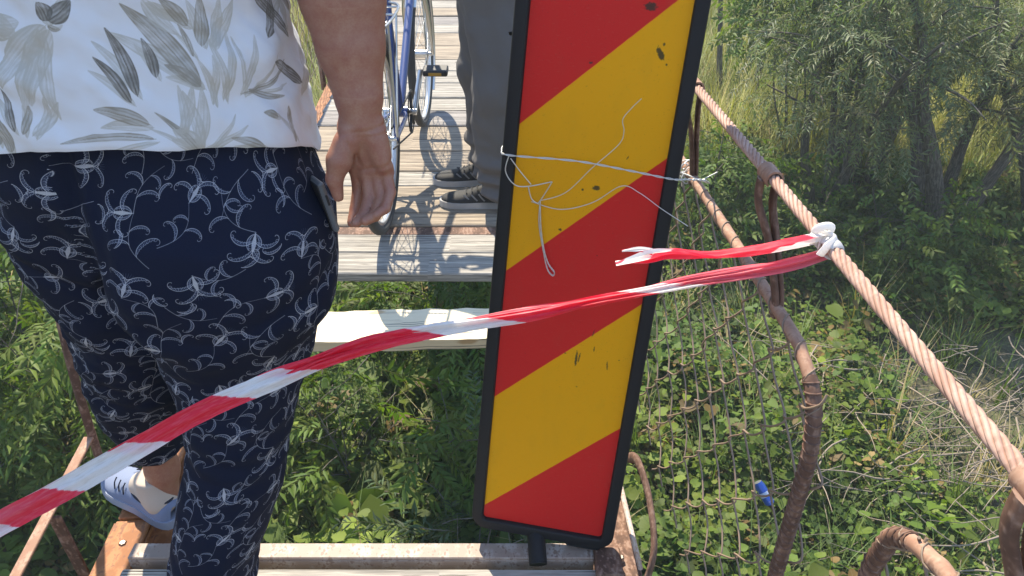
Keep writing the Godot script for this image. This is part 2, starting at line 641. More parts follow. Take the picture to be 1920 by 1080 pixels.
func build_bridge() -> void:
	var b := thing("footbridge", "old suspension footbridge with weathered grey deck boards on rusty steel girders", "footbridge", Vector3(-0.25, 0, -2.3))
	for s in [[-0.765, 0.085, "orange rusty steel girder under the board ends"], [0.295, 0.08, "flaking rusty girder by the foot of the striped sign"]]:
		var mb := MB.new()
		# a channel: top flange, web, bottom flange, in three lengths
		var inner: float = 1.0 if s[0] < 0 else -1.0
		for seg in [[2.0, -1.325], [-1.333, -3.6], [-3.606, -9.0]]:
			var z0: float = seg[0]
			var z1: float = seg[1]
			var l := z0 - z1
			var zc := (z0 + z1) * 0.5
			box(mb, Transform3D(Basis(), Vector3(s[0], -0.047, zc)), Vector3(s[1], 0.010, l), 0.002)
			box(mb, Transform3D(Basis(), Vector3(s[0] - inner * (s[1] * 0.5 - 0.004), -0.105, zc)), Vector3(0.008, 0.105, l), 0.002)
			box(mb, Transform3D(Basis(), Vector3(s[0], -0.163, zc)), Vector3(s[1], 0.010, l), 0.002)
		var g := part(b, "girder", mb, M.rust_orange if s[0] < 0 else M.rust, s[2])
		for z in ([-1.25, -1.05, -3.5, -3.72] if s[0] < 0 else [-1.15, -0.95]):
			var bm := MB.new()
			tube(bm, PackedVector3Array([Vector3(s[0], -0.042, z), Vector3(s[0], -0.030, z), Vector3(s[0], -0.029, z)]), [0.0085, 0.0085, 0.006], 6)
			part(g, "bolt", bm, M.bolt)
	# a packing plate on the left girder near the shoe and a lug with a slotted hole
	var pl := MB.new()
	box(pl, Transform3D(Basis(), Vector3(-0.765, -0.036, -1.13)), Vector3(0.080, 0.008, 0.36), 0.002)
	part(b, "cover_plate", pl, M.rust_orange)
	# cross beams: angle sections across the girders
	for z in [-1.178, -3.05, -4.1, -5.2, -6.3, -7.4]:
		var mb := MB.new()
		var near: bool = z > -1.5
		var xf := Transform3D(Basis(Vector3.UP, SKEW), Vector3(-0.245, 0, z))
		if near:
			box(mb, xf * Transform3D(Basis(), Vector3(0, -0.010, 0)), Vector3(0.965, 0.008, 0.040), 0.002)
			box(mb, xf * Transform3D(Basis(), Vector3(0, -0.030, 0.017)), Vector3(0.965, 0.032, 0.006), 0.002)
		else:
			box(mb, xf * Transform3D(Basis(), Vector3(0, -0.075, 0)), Vector3(0.985, 0.007, 0.05), 0.002)
			box(mb, xf * Transform3D(Basis(), Vector3(0, -0.112, 0.02)), Vector3(0.985, 0.066, 0.006), 0.002)
		part(b, "cross_beam", mb, M.steel_worn if near else M.rust, "worn steel angle across the bridge in front of the sign foot" if near else "")
	# boards, each its own
	var edges := [[-2.337, -2.484], [-2.488, -2.625], [-2.700, -2.802], [-2.810, -3.062], [-3.068, -3.214], [-3.226, -3.452], [-3.464, -3.780], [-3.806, -4.020], [-4.026, -4.225], [-4.255, -4.515], [-4.527, -4.765], [-4.771, -5.005], [-5.020, -5.360], [-5.366, -5.700], [-5.720, -5.97], [-5.975, -6.21], [-6.26, -6.53], [-6.54, -6.80], [-6.83, -7.1], [-7.11, -7.4], [-7.42, -7.7], [-7.71, -8.0]]
	var z := -1.138
	while z < 1.4:
		var w := rng.randf_range(0.16, 0.24)
		edges.append([z + w, z])
		z += w + rng.randf_range(0.006, 0.012)
	for e in edges:
		var mb := MB.new()
		var w: float = absf(e[0] - e[1])
		var th := 0.034
		var xf := Transform3D(Basis(Vector3.UP, SKEW + rng.randf_range(-0.004, 0.004)) * Basis(Vector3.RIGHT, rng.randf_range(-0.008, 0.008)) * Basis(Vector3.BACK, rng.randf_range(-0.002, 0.002)), Vector3(-0.235 + rng.randf_range(-0.012, 0.012), -th * 0.5 - rng.randf_range(0.0, 0.003), (e[0] + e[1]) * 0.5))
		if e[0] > -1.2 and e[0] < 0.0:
			xf.origin.y -= 0.012
		box(mb, xf, Vector3(1.0 + rng.randf_range(-0.02, 0.03), th, w), 0.0045, Vector2(rng.randf() * 5.0, rng.randf()))
		var p := part(b, "deck_board", mb, [M.wood, M.wood2, M.wood3][rng.randi() % 3])
		for q in [-0.40, 0.41]:
			if rng.randf() < 0.8:
				var nm := MB.new()
				var at := xf * Vector3(q + rng.randf_range(-0.02, 0.02), th * 0.5, rng.randf_range(-0.3, 0.3) * w)
				tube(nm, PackedVector3Array([at - Vector3(0, 0.003, 0), at + Vector3(0, 0.0012, 0)]), 0.0045, 8)
				part(p, "nail_head", nm, M.rust)
	# steel strip let in between the boards
	var st := MB.new()
	box(st, Transform3D(Basis(Vector3.UP, SKEW), Vector3(-0.235, -0.010, -2.663)), Vector3(1.02, 0.008, 0.060), 0.002)
	box(st, Transform3D(Basis(Vector3.UP, SKEW), Vector3(-0.235, -0.030, -2.640)), Vector3(1.02, 0.030, 0.006), 0.002)
	part(b, "steel_strip", st, M.rust, "dark rusty steel strip between two boards")

	# the raw plank thrown across the gap: waney edges
	var rp := MB.new()
	var segs := 40
	for side in 2:
		for k in segs + 1:
			var u := k / float(segs)
			var x := lerpf(-0.83, 0.33, u)
			var zn := -1.965 + 0.012 * fbm(x * 3.0, 1.0) + 0.010 * fbm(x * 11.0, 7.0) + 0.018 * u
			var zf := -2.138 + 0.014 * fbm(x * 2.0, 5.0) + 0.012 * fbm(x * 9.0, 3.0) + 0.02 * u
			var y := -0.012 if side == 0 else -0.040
			var nn := Vector3.UP if side == 0 else Vector3.DOWN
			var sh := 0.0 if side == 0 else 0.008
			rp.add(Vector3(x, y, zn + sh), nn, Vector2(x, 0.0))
			rp.add(Vector3(x, y, zf - sh), nn, Vector2(x, 0.17))
	var half := (segs + 1) * 2
	for k in segs:
		rp.quad(k * 2, k * 2 + 1, k * 2 + 3, k * 2 + 2)
		rp.quad(half + k * 2, half + k * 2 + 1, half + k * 2 + 3, half + k * 2 + 2)
		for s in 2:
			rp.face([rp.v[k * 2 + s], rp.v[half + k * 2 + s], rp.v[half + k * 2 + 2 + s], rp.v[k * 2 + 2 + s]], [Vector2(k * 0.025, 0.3), Vector2(k * 0.025, 0.34), Vector2(k * 0.025 + 0.025, 0.34), Vector2(k * 0.025 + 0.025, 0.3)])
			if s == 0:
				for q in range(rp.n.size() - 4, rp.n.size()):
					rp.n[q] = Vector3(0, -0.25, 0.97)
			else:
				for q in range(rp.n.size() - 4, rp.n.size()):
					rp.n[q] = Vector3(0, -0.25, -0.97)
	for e in [0, segs]:
		rp.face([rp.v[e * 2], rp.v[e * 2 + 1], rp.v[half + e * 2 + 1], rp.v[half + e * 2]])
		for q in range(rp.n.size() - 4, rp.n.size()):
			rp.n[q] = Vector3(-1.0 if e == 0 else 1.0, 0, 0)
	single("plank", rp, M.pine, "raw pale plank with rough edges laid across the gap in the deck", "plank")
	print("bridge ", Time.get_ticks_msec())

# ------------------------------------------------------------------ right side: cable, hangers, fence panels
func rope(mb_list: Array, path: Callable, z0: float, z1: float) -> void:
	var steps := int(absf(z1 - z0) / 0.004)
	for s in 6:
		var p := PackedVector3Array()
		for k in steps + 1:
			var zz := lerpf(z0, z1, k / float(steps))
			var a := s * TAU / 6.0 + zz * TAU / 0.096
			p.append(path.call(zz) + Vector3(cos(a), sin(a), 0) * (0.0053 + 0.0002 * fbm(zz * 9.0, s * 3.0)))
		var mb := MB.new()
		tube(mb, p, 0.0030, 6, true)
		mb_list.append(mb)

func cable_at(z: float) -> Vector3:
	return Vector3(0.402, 0.902 + 0.0025 * sin(z * 3.0), z)

func panel(z_far: float, z_near: float, x: float, label: String, near_dips: float, group: String) -> Node3D:
	# a bent rod: post, rounded corner, top rail, far post; netting of wires inside
	var t := thing("netting_fence", label, "fence", Vector3(x, 0, (z_far + z_near) * 0.5), group)
	var top := 0.722
	var mb := MB.new()
	var r := 0.075
	var dz := signf(z_far - z_near)
	var pts := [Vector3(x + 0.005, -0.16, z_near + dz * 0.012), Vector3(x, 0.30, z_near + dz * 0.006), Vector3(x, top - r - 0.06, z_near - dz * 0.006), Vector3(x, top - r, z_near), Vector3(x, top - r * 0.42, z_near + dz * r * 0.22), Vector3(x, top - r * 0.05, z_near + dz * r * 0.9), Vector3(x, top + 0.005, z_near + dz * r * 2.0), Vector3(x, top + 0.004, lerpf(z_near, z_far, 0.5)), Vector3(x, top - 0.004, z_far - dz * r * 1.5), Vector3(x, top - r * 0.3, z_far - dz * r * 0.3), Vector3(x, top - r * 1.2, z_far), Vector3(x, 0.3, z_far), Vector3(x, -0.16, z_far)]
	var path := smooth_path(pts, 6)
	tube(mb, path.slice(27), 0.0086, 10)
	var frame := part(t, "top_rail", mb, M.rust_pale)
	# the near post is ribbed bar
	var pm := MB.new()
	var post := path.slice(0, 28)
	tube(pm, post, 0.0098, 10)
	var along := 0.0
	for k in post.size() - 1:
		var seg := post[k].distance_to(post[k + 1])
		while along < seg:
			var q := post[k].lerp(post[k + 1], along / seg)
			var dn := (post[k + 1] - post[k]).normalized()
			var side := dn.cross(Vector3.RIGHT).normalized()
			var rib := PackedVector3Array()
			for e in 9:
				var an := TAU * e / 8.0
				rib.append(q + (Vector3.RIGHT * cos(an) + side * sin(an)) * 0.0100 + dn * 0.0045 * sin(an))
			tube(pm, rib, 0.0017, 4, false)
			along += 0.0125
		along -= seg
	part(t, "ribbed_post", pm, M.rust)
	# thin wire wound loosely round the rail
	var wp := PackedVector3Array()
	var turn := 0.0
	for k in range(18, path.size() - 13):
		var dirn := (path[k + 1] - path[k]).normalized()
		var a2 := dirn.cross(Vector3.RIGHT).normalized()
		var seg := path[k].distance_to(path[k + 1])
		var n := maxi(2, int(seg / 0.004))
		for s in n:
			var q := path[k].lerp(path[k + 1], s / float(n))
			turn += seg / n * (130.0 + 90.0 * fbm(k * 0.3, 2.0))
			wp.append(q + (Vector3.RIGHT * cos(turn) + a2 * sin(turn)) * 0.0095)
	var wm := MB.new()
	tube(wm, wp, 0.0012, 5)
	part(frame, "binding_wire", wm, M.wire_rust)
	# chain link: wires that zigzag down the panel and hook into their neighbours
	var pitch := 0.064
	var cols := int((absf(z_far - z_near) - 0.02) / pitch)
	var rowh := 0.071
	for c in cols:
		var p := []
		var zc := z_near + dz * (0.018 + c * pitch)
		var k := 0
		while k * rowh < top:
			var s := 1.0 if (k + c) % 2 == 0 else -1.0
			var yy := top - 0.006 - k * rowh + 0.016 * fbm(k * 0.35, zc * 2.5, 3.0)
			var wob := 0.010 * fbm(k * 0.30, zc * 3.0, x)
			var bulge := 0.020 * sin(clampf(k * rowh / top, 0.0, 1.0) * PI) + 0.014 * fbm(yy * 2.0, zc * 2.0, 5.0)
			p.append(Vector3(x + bulge + s * 0.0028, yy + rowh * 0.10, zc + s * pitch * 0.50 + wob))
			p.append(Vector3(x + bulge - s * 0.0028, yy - rowh * 0.10, zc + s * pitch * 0.515 + wob))
			p.append(Vector3(x + bulge - s * 0.0060, yy - rowh * 0.48, zc + s * pitch * 0.10 + wob))
			k += 1
		var cm := MB.new()
		tube(cm, smooth_path(p, 3), 0.0018, 5)
		part(t, "mesh_wire", cm, M.wire_rust)
	return t

func hanger(top: Vector3, foot: Vector3, label: String) -> void:
	var t := thing("cable_hanger", label, "hanger", foot, "straps hanging from the handrail cable")
	var s := MB.new()
	# the sleeve that wraps the cable
	for q in 2:
		var rr := 0.0124 if q == 0 else 0.0094
		for k in 17:
			var a := lerpf(-2.4, 2.4, k / 16.0) + PI * 0.5
			for e in 2:
				s.add(top + Vector3(cos(a) * rr, sin(a) * rr, (e - 0.5) * 0.036), Vector3(cos(a), sin(a), 0) * (1.0 if q == 0 else -1.0))
	for q in 2:
		for k in 16:
			var b0 := q * 34 + k * 2
			s.quad(b0, b0 + 1, b0 + 3, b0 + 2)
	for e in 2:
		for k in 16:
			s.face([s.v[k * 2 + e], s.v[k * 2 + 2 + e], s.v[34 + k * 2 + 2 + e], s.v[34 + k * 2 + e]])
			for j in range(s.n.size() - 4, s.n.size()):
				s.n[j] = Vector3(0, 0, -1.0 if e == 0 else 1.0)
	part(t, "sleeve", s, M.rust_pale)
	var d := MB.new()
	var mid := top.lerp(foot, 0.5) + Vector3(0.0, 0, 0.0)
	for sx in [-0.0098, 0.0098]:
		tube(d, smooth_path([top + Vector3(sx * 1.2, -0.004, 0), top + Vector3(sx, -0.04, 0.0), mid + Vector3(sx * 0.5, 0, 0), foot + Vector3(sx * 0.35, 0.02, 0), foot + Vector3(sx * 0.3, -0.008, 0)], 5), 0.0105, 8, true, Vector2(0.42, 1.0), Vector3.RIGHT)
	part(t, "strap", d, M.rust)

func build_right_side() -> void:
	var c := thing("steel_cable", "thick twisted rusty steel cable serving as handrail beside the striped sign", "cable", Vector3(0.402, 0.9, -2.0))
	var strands := []
	rope(strands, cable_at, 0.5, -7.5)
	for s in strands:
		part(c, "strand", s, M.cable)
	hanger(cable_at(-0.978), Vector3(0.421, 0.722, -0.925), "brown strap with sleeve on the cable, just behind the tape knot")
	hanger(cable_at(-1.375), Vector3(0.421, 0.722, -1.385), "dark strap on the cable touching the edge of the striped sign")
	hanger(cable_at(-0.398), Vector3(0.421, 0.712, -0.37), "rusty strap under the cable at the picture's right edge")
	hanger(cable_at(-2.25), Vector3(0.421, 0.722, -2.25), "strap on the cable hidden behind the striped sign")
	var g := "bent rod fence panels with wire netting on the sign side"
	panel(-2.05, -0.752, 0.421, "bent rusty rod panel with chain link netting right of the striped sign", 0.0, g)
	panel(0.70, -0.562, 0.421, "bent rusty rod arch in the bottom right corner", 0.0, g)
	panel(-3.45, -2.12, 0.421, "rod and netting panel farther along behind the striped sign", 0.0, g)
	# brackets that carry the fence out from the girder: bent flat bars
	for z in [-1.17, -2.3]:
		var t := thing("fence_bracket", "bent rusty bracket at the lower corner of the striped sign" if z > -2 else "bent rusty bracket under the deck behind the sign", "bracket", Vector3(0.33, -0.05, z), "brackets between girder and fence")
		var mb := MB.new()
		tube(mb, smooth_path([Vector3(0.325, -0.05, z + 0.10), Vector3(0.352, 0.03, z + 0.06), Vector3(0.356, 0.085, z - 0.03), Vector3(0.348, 0.105, z - 0.12), Vector3(0.343, 0.07, z - 0.17)], 8), 0.0125, 8, true, Vector2(1.0, 0.55), Vector3.UP)
		part(t, "strap", mb, M.rust)
		var pm := MB.new()
		box(pm, Transform3D(Basis(Vector3.BACK, 0.25) * Basis(Vector3.RIGHT, -0.22), Vector3(0.321, 0.012, z - 0.045)), Vector3(0.010, 0.085, 0.24), 0.003)
		part(t, "gusset_plate", pm, M.flaky, "gusset plate with flaking grey paint")
		var km := MB.new()
		box(km, Transform3D(Basis(Vector3.UP, SKEW), Vector3(0.262, -0.012, z + 0.055)), Vector3(0.055, 0.030, 0.075), 0.004)
		part(t, "foot_plate", km, M.rust)

func build_left_side() -> void:
	var c := thing("steel_cable", "thick twisted rusty steel cable on the side of the woman's left foot", "cable", Vector3(-0.93, 0.9, -2.0))
	var strands := []
	rope(strands, func(z: float) -> Vector3: return Vector3(-0.935, 0.902, z), 0.5, -7.5)
	for s in strands:
		part(c, "strand", s, M.cable)
	var t := thing("netting_fence", "thin rusty rods of the fence beside the woman's left leg", "fence", Vector3(-0.9, 0, -1.5), "rod fence panels on the far side")
	var a := MB.new()
	tube(a, smooth_path([Vector3(-0.885, 0.72, -1.535), Vector3(-0.882, 0.48, -1.512), Vector3(-0.880, 0.26, -1.475), Vector3(-0.880, 0.04, -1.463), Vector3(-0.880, -0.10, -1.46)], 5), 0.0098, 8)
	part(t, "post", a, M.rust)
	var l := MB.new()
	box(l, Transform3D(Basis(Vector3.RIGHT, 0.06), Vector3(-0.885, 0.070, -1.16)), Vector3(0.022, 0.007, 0.60), 0.0015)
	part(t, "lower_rail", l, M.rust_pale)
	var q := MB.new()
	box(q, Transform3D(Basis(Vector3.RIGHT, 0.10), Vector3(-0.884, -0.06, -1.262)), Vector3(0.026, 0.23, 0.008), 0.0015)
	part(t, "brace", q, M.rust)
	var rr := MB.new()
	tube(rr, smooth_path([Vector3(-0.885, 0.72, -1.535), Vector3(-0.89, 0.73, -2.2), Vector3(-0.89, 0.73, -3.0)], 4), 0.0098, 8)
	part(t, "top_rail", rr, M.rust)
	panel(0.60, -0.735, -0.895, "near rod fence panel to whose post the barrier tape is tied", 0.0, "rod fence panels on the far side")
	panel(-4.95, -3.10, -0.885, "rod and netting fence panel behind the woman's right elbow", 0.0, "rod fence panels on the far side")
	panel(-6.85, -5.00, -0.885, "farthest rod and netting fence panel beyond the woman's elbow", 0.0, "rod fence panels on the far side")
	print("sides ", Time.get_ticks_msec())

# ------------------------------------------------------------------ the striped sign
const SO := Vector3(0.1304, 0.0385, -1.1789)
const S1 := Vector3(0.9729, -0.0702, 0.2203)
const S2 := Vector3(0.0919, 0.9917, -0.0899)
const S3 := Vector3(-0.2122, 0.1077, 0.9713)
const SIGN_H := 1.30

func sg(u: float, v: float, w := 0.0) -> Vector3:
	return SO + S1 * u + S2 * v + S3 * w

func build_sign() -> void:
	var t := thing("warning_sign", "tall red and yellow diagonally striped barrier board in black frame wired to the railing", "sign", Vector3(0.119, 0, -1.12))
	var scuffs := [[0.0859, 0.9709, 0.005, 0.010, -0.5], [0.089, 0.985, 0.002, 0.003, 0.0], [0.098, 0.955, 0.0015, 0.002, 0.0], [0.0603, 1.0378, 0.010, 0.006, 0.2], [0.0217, 0.4097, 0.0022, 0.017, 0.0], [0.027, 0.413, 0.0012, 0.010, 0.1], [0.0802, 0.4052, 0.0014, 0.009, -0.1], [0.052, 0.435, 0.0012, 0.006, 0.0], [0.0462, 0.4671, 0.0010, 0.008, 0.2], [0.0159, 0.7419, 0.006, 0.004, 0.0], [-0.0069, 0.736, 0.002, 0.002, 0], [-0.0365, 0.659, 0.003, 0.002, 0], [0.10, 0.42, 0.0013, 0.0013, 0], [0.0, 0.418, 0.0016, 0.0013, 0], [0.03, 0.35, 0.0013, 0.0015, 0], [0.033, 0.62, 0.0012, 0.001, 0], [-0.02, 0.945, 0.003, 0.002, 0.3], [-0.09, 0.50, 0.001, 0.001, 0], [0.06, 0.80, 0.001, 0.003, 0.4]]
	var w := 320
	var h := 1664
	var face_tex := picture(w, h, func(x: int, y: int):
		var u := (x / float(w) - 0.5) * 0.25
		var v := (1.0 - y / float(h)) * SIGN_H
		var k := (v - (u + 0.125) * 0.9727 - 0.8333) / 0.26749    # stripe number from the first edge
		var e := fposmod(k, 2.0)
		var q := clampf((minf(absf(e - 1.0), minf(e, 2.0 - e))) * 0.26749 / 0.0011, 0.0, 1.0)
		var red := lin(0.57, 0.020, 0.017)
		var yel := lin(0.74, 0.345, 0.003)
		var c := (red if e < 1.0 else yel).lerp((red + yel) * 0.5, (1.0 - q) * 0.5)
		var dirt := 0.5 + 0.5 * fbm(u * 22.0, v * 9.0, 3.0)
		c = c.lerp(lin(0.34, 0.22, 0.12), clampf(dirt - 0.55, 0.0, 1.0) * 0.22)
		var scr := absf(fbm(u * 60.0 + v * 16.0, v * 300.0, 11.0))
		c = c.lerp(lin(0.5, 0.42, 0.35), smoothstep(0.44, 0.55, scr) * 0.12)
		var spk := fbm(u * 420.0, v * 420.0, 17.0)
		c = c.lerp(lin(0.09, 0.06, 0.04), smoothstep(0.56, 0.64, spk) * 0.5)
		for s in scuffs:
			var dv: float = v - s[1]
			if absf(dv) > 0.03:
				continue
			var du: float = u - s[0] - s[4] * dv
			var d := Vector2(du / s[2], dv / s[3]).length() + 0.55 * fbm(u * 260.0, v * 260.0, 5.0)
			c = c.lerp(lin(0.045, 0.035, 0.025), smoothstep(1.1, 0.75, d) * 0.85)
		return c)
	var fm := mat(Color.WHITE, 0.38)
	fm.albedo_texture = face_tex
	fm.texture_repeat = false
	fm.metallic_specular = 0.25
	var mb := MB.new()
	var nu := 8
	var nv := 40
	for j in nv + 1:
		for k in nu + 1:
			var u := lerpf(-0.1245, 0.1245, k / float(nu))
			var v := lerpf(0.001, SIGN_H - 0.001, j / float(nv))
			var dent := 0.0012 * fbm(u * 6.0, v * 3.0, 8.0)
			mb.add(sg(u, v, dent), (S3 - S1 * 0.01 * fbm(u * 7.0, v * 4.0, 1.0) + S2 * 0.012 * fbm(u * 5.0, v * 3.5, 6.0)).normalized(), Vector2(u / 0.25 + 0.5, 1.0 - v / SIGN_H))
	for j in nv:
		for k in nu:
			var q := j * (nu + 1) + k
			mb.quad(q, q + 1, q + nu + 2, q + nu + 1)
	part(t, "striped_face", mb, fm, "red and yellow striped face with scuffs")
	var bk := MB.new()
	box(bk, Transform3D(Basis(S1, S2, S3), sg(0, SIGN_H * 0.5, -0.013)), Vector3(0.26, SIGN_H + 0.01, 0.018), 0.004)
	part(t, "backing", bk, M.rubber)
	# rubber frame: rounded section swept round the board
	var fr := MB.new()
	var loop := []
	var a := 0.1355
	var r := 0.020
	for cnr in [[a, -0.0105, -PI / 2], [a, SIGN_H + 0.0105, 0.0], [-a, SIGN_H + 0.0105, PI / 2], [-a, -0.0105, PI]]:
		for k in 6:
			var an: float = cnr[2] + PI / 2 * k / 5.0
			loop.append(Vector2(cnr[0] - signf(cnr[0]) * r + cos(an) * r, cnr[1] + (r if cnr[1] < 0.5 else -r) + sin(an) * r))
	var sec := [[-0.011, -0.016], [0.009, -0.016], [0.0125, -0.010], [0.0125, 0.007], [0.0095, 0.0115], [-0.0075, 0.0115], [-0.0105, 0.0085], [-0.0115, 0.002]]
	var m := loop.size()
	for k in m + 1:
		var p: Vector2 = loop[k % m]
		var tn: Vector2 = (loop[(k + 1) % m] - loop[(k - 1 + m) % m]).normalized()
		var nr := Vector2(tn.y, -tn.x)
		for s in sec.size() + 1:
			var c1: Array = sec[s % sec.size()]
			var c0: Array = sec[(s - 1 + sec.size()) % sec.size()]
			var c2: Array = sec[(s + 1) % sec.size()]
			var sn := Vector2(c2[1] - c0[1], -(c2[0] - c0[0])).normalized()
			var o: Vector2 = p + nr * c1[0]
			fr.add(sg(o.x, o.y, c1[1]), (S1 * nr.x * sn.x + S2 * nr.y * sn.x + S3 * sn.y).normalized())
	for k in m:
		for s in sec.size():
			var q := k * (sec.size() + 1) + s
			fr.quad(q, q + 1, q + sec.size() + 2, q + sec.size() + 1)
	part(t, "frame", fr, M.rubber)
	var ps := MB.new()
	tube(ps, PackedVector3Array([sg(-0.012, -0.018, -0.006), Vector3(0.119, -0.013, -1.126)]), 0.0185, 20)
	part(t, "post", ps, M.rubber)
	var cl := MB.new()
	box(cl, Transform3D(Basis(S1, S2, S3), sg(0.088, -0.024, -0.004)), Vector3(0.075, 0.020, 0.026), 0.006)
	part(t, "bottom_clip", cl, M.rubber)

	# the thin wire that ties the sign to the rail
	var wt := thing("tie_wire", "thin silvery wire looped round the sign and tied to the rail", "wire", sg(0.0, 0.78))
	var runs := {
		"main": [[-0.150, 0.790, -0.012], [-0.149, 0.787, 0.006], [-0.1348, 0.7829, 0.0155], [-0.023, 0.7866, 0.012], [0.0661, 0.782, 0.012], [0.1367, 0.7778, 0.0150], [0.1626, 0.7786, 0.008], [0.19, 0.779, 0.0]],
		"loop": [[-0.1348, 0.7829, 0.014], [-0.1385, 0.7549, 0.015], [-0.1213, 0.7335, 0.015], [-0.0983, 0.7319, 0.010], [-0.0586, 0.7449, 0.008]],
		"strand": [[-0.1317, 0.7778, 0.015], [-0.1144, 0.7579, 0.014], [-0.094, 0.7353, 0.008]],
		"bight": [[-0.0983, 0.7319, 0.009], [-0.0917, 0.7119, 0.008], [-0.0817, 0.7037, 0.007], [-0.0757, 0.7083, 0.007], [-0.0586, 0.7449, 0.009]],
		"hanging_loop": [[-0.0757, 0.7083, 0.007], [-0.0734, 0.6679, 0.008], [-0.061, 0.6198, 0.009], [-0.0498, 0.5857, 0.010], [-0.0391, 0.575, 0.011], [-0.0371, 0.5825, 0.012], [-0.049, 0.5962, 0.011], [-0.0591, 0.6201, 0.010], [-0.0688, 0.6587, 0.009], [-0.0757, 0.7083, 0.008]],
		"loose_end": [[-0.0757, 0.7083, 0.007], [-0.0341, 0.7294, 0.009], [0.0047, 0.7784, 0.012], [0.0425, 0.8239, 0.016], [0.0479, 0.8466, 0.018], [0.0433, 0.866, 0.019], [0.0548, 0.8863, 0.021], [0.0675, 0.9031, 0.024]],
		"far_end": [[-0.091, 0.7043, 0.006], [-0.0396, 0.6971, 0.005], [0.0127, 0.7169, 0.006], [0.057, 0.7532, 0.009], [0.0891, 0.7464, 0.013], [0.1279, 0.7256, 0.016], [0.1767, 0.6994, 0.010]]}
	for k in runs:
		var pts := []
		for q in runs[k]:
			pts.append(sg(q[0], q[1], q[2]))
		var path := smooth_path(pts, 12)
		var wm := MB.new()
		if k in ["main", "hanging_loop"]:      # two wires twisted together
			for s in 2:
				var pp := PackedVector3Array()
				for j in path.size():
					var an := j * 0.9 + s * PI
					pp.append(path[j] + (S2 * cos(an) + S3 * sin(an)) * 0.0011)
				tube(wm, pp, 0.00095, 5)
		else:
			tube(wm, path, 0.00075 if k in ["loose_end", "far_end"] else 0.0010, 5)
		part(wt, "wire_" + k if k != "loop" and k != "strand" else "wire_loop", wm, M.wire)
	var kn := MB.new()
	var ctr := Vector3(0.418, 0.722, -1.42)
	var kp := []
	for k in 40:
		var an := k * 0.95
		kp.append(ctr + Vector3(cos(an) * 0.013, sin(an) * 0.013, (k / 40.0 - 0.5) * 0.05 + 0.006 * sin(k * 2.3)) + Vector3(0.004, 0.006, 0.0) * sin(k * 1.7))
	kp.append(ctr + Vector3(0.05, 0.012, 0.03))
	tube(kn, smooth_path(kp, 4), 0.0013, 5)
	tube(kn, smooth_path([sg(0.19, 0.779, 0.0), sg(0.24, 0.76, 0.0).lerp(ctr, 0.5), ctr + Vector3(-0.012, 0.004, 0.01)], 6), 0.0016, 5)
	part(wt, "wire_knot", kn, M.wire)
	print("sign ", Time.get_ticks_msec())

# ------------------------------------------------------------------ barrier tape
func ribbon(mb: MB, pts: Array, widths: Array, rolls: Array, pleat: Array, u0: float, along := 9) -> void:
	var path := smooth_path(pts, along)
	var m := path.size()
	var cross := 12
	var run := u0
	var first := mb.v.size()
	for k in m:
		var f := clampf(k / float(along), 0.0, pts.size() - 1.001)
		var j := int(f)
		var q := f - j
		q = q * q * (3.0 - 2.0 * q)
		var w: float = lerpf(widths[j], widths[j + 1], q)
		var roll: float = lerpf(rolls[j], rolls[j + 1], q)
		var pl: float = lerpf(pleat[j], pleat[j + 1], q)
		var tn: Vector3 = (path[mini(k + 1, m - 1)] - path[maxi(k - 1, 0)]).normalized()
		var a := (Vector3.UP - tn * tn.y).normalized()
		var b := tn.cross(a)
		var ac := a * cos(roll) + b * sin(roll)
		var nr := b * cos(roll) - a * sin(roll)
		if k > 0:
			run += path[k].distance_to(path[k - 1])
		for s in cross + 1:
			var e := s / float(cross) - 0.5
			var ripple := pl * (sin(e * TAU * 2.0 + run * 7.0) + 0.6 * sin(e * TAU * 1.1 + run * 19.0)) + 0.0018 * fbm(run * 16.0, e * 3.0, 3.0) + 0.0045 * sin(e * 3.0 + run * 11.0) * e
			var ew := e + 0.02 * fbm(run * 22.0, e * 2.0, 9.0)
			mb.add(path[k] + ac * (ew * w) + nr * ripple, nr, Vector2(run, s / float(cross)))
	for k in m:       # smooth normals from neighbours
		for s in cross + 1:
			var c := first + k * (cross + 1) + s
			var du := mb.v[first + mini(k + 1, m - 1) * (cross + 1) + s] - mb.v[first + maxi(k - 1, 0) * (cross + 1) + s]
			var dv := mb.v[c + (1 if s < cross else 0)] - mb.v[c - (1 if s > 0 else 0)]
			var nn := du.cross(dv)
			if nn.length() > 1e-10:
				mb.n[c] = nn.normalized() * (1.0 if nn.dot(mb.n[c]) > 0 else -1.0)
	for k in m - 1:
		for s in cross:
			var c := first + k * (cross + 1) + s
			mb.quad(c, c + 1, c + cross + 2, c + cross + 1)

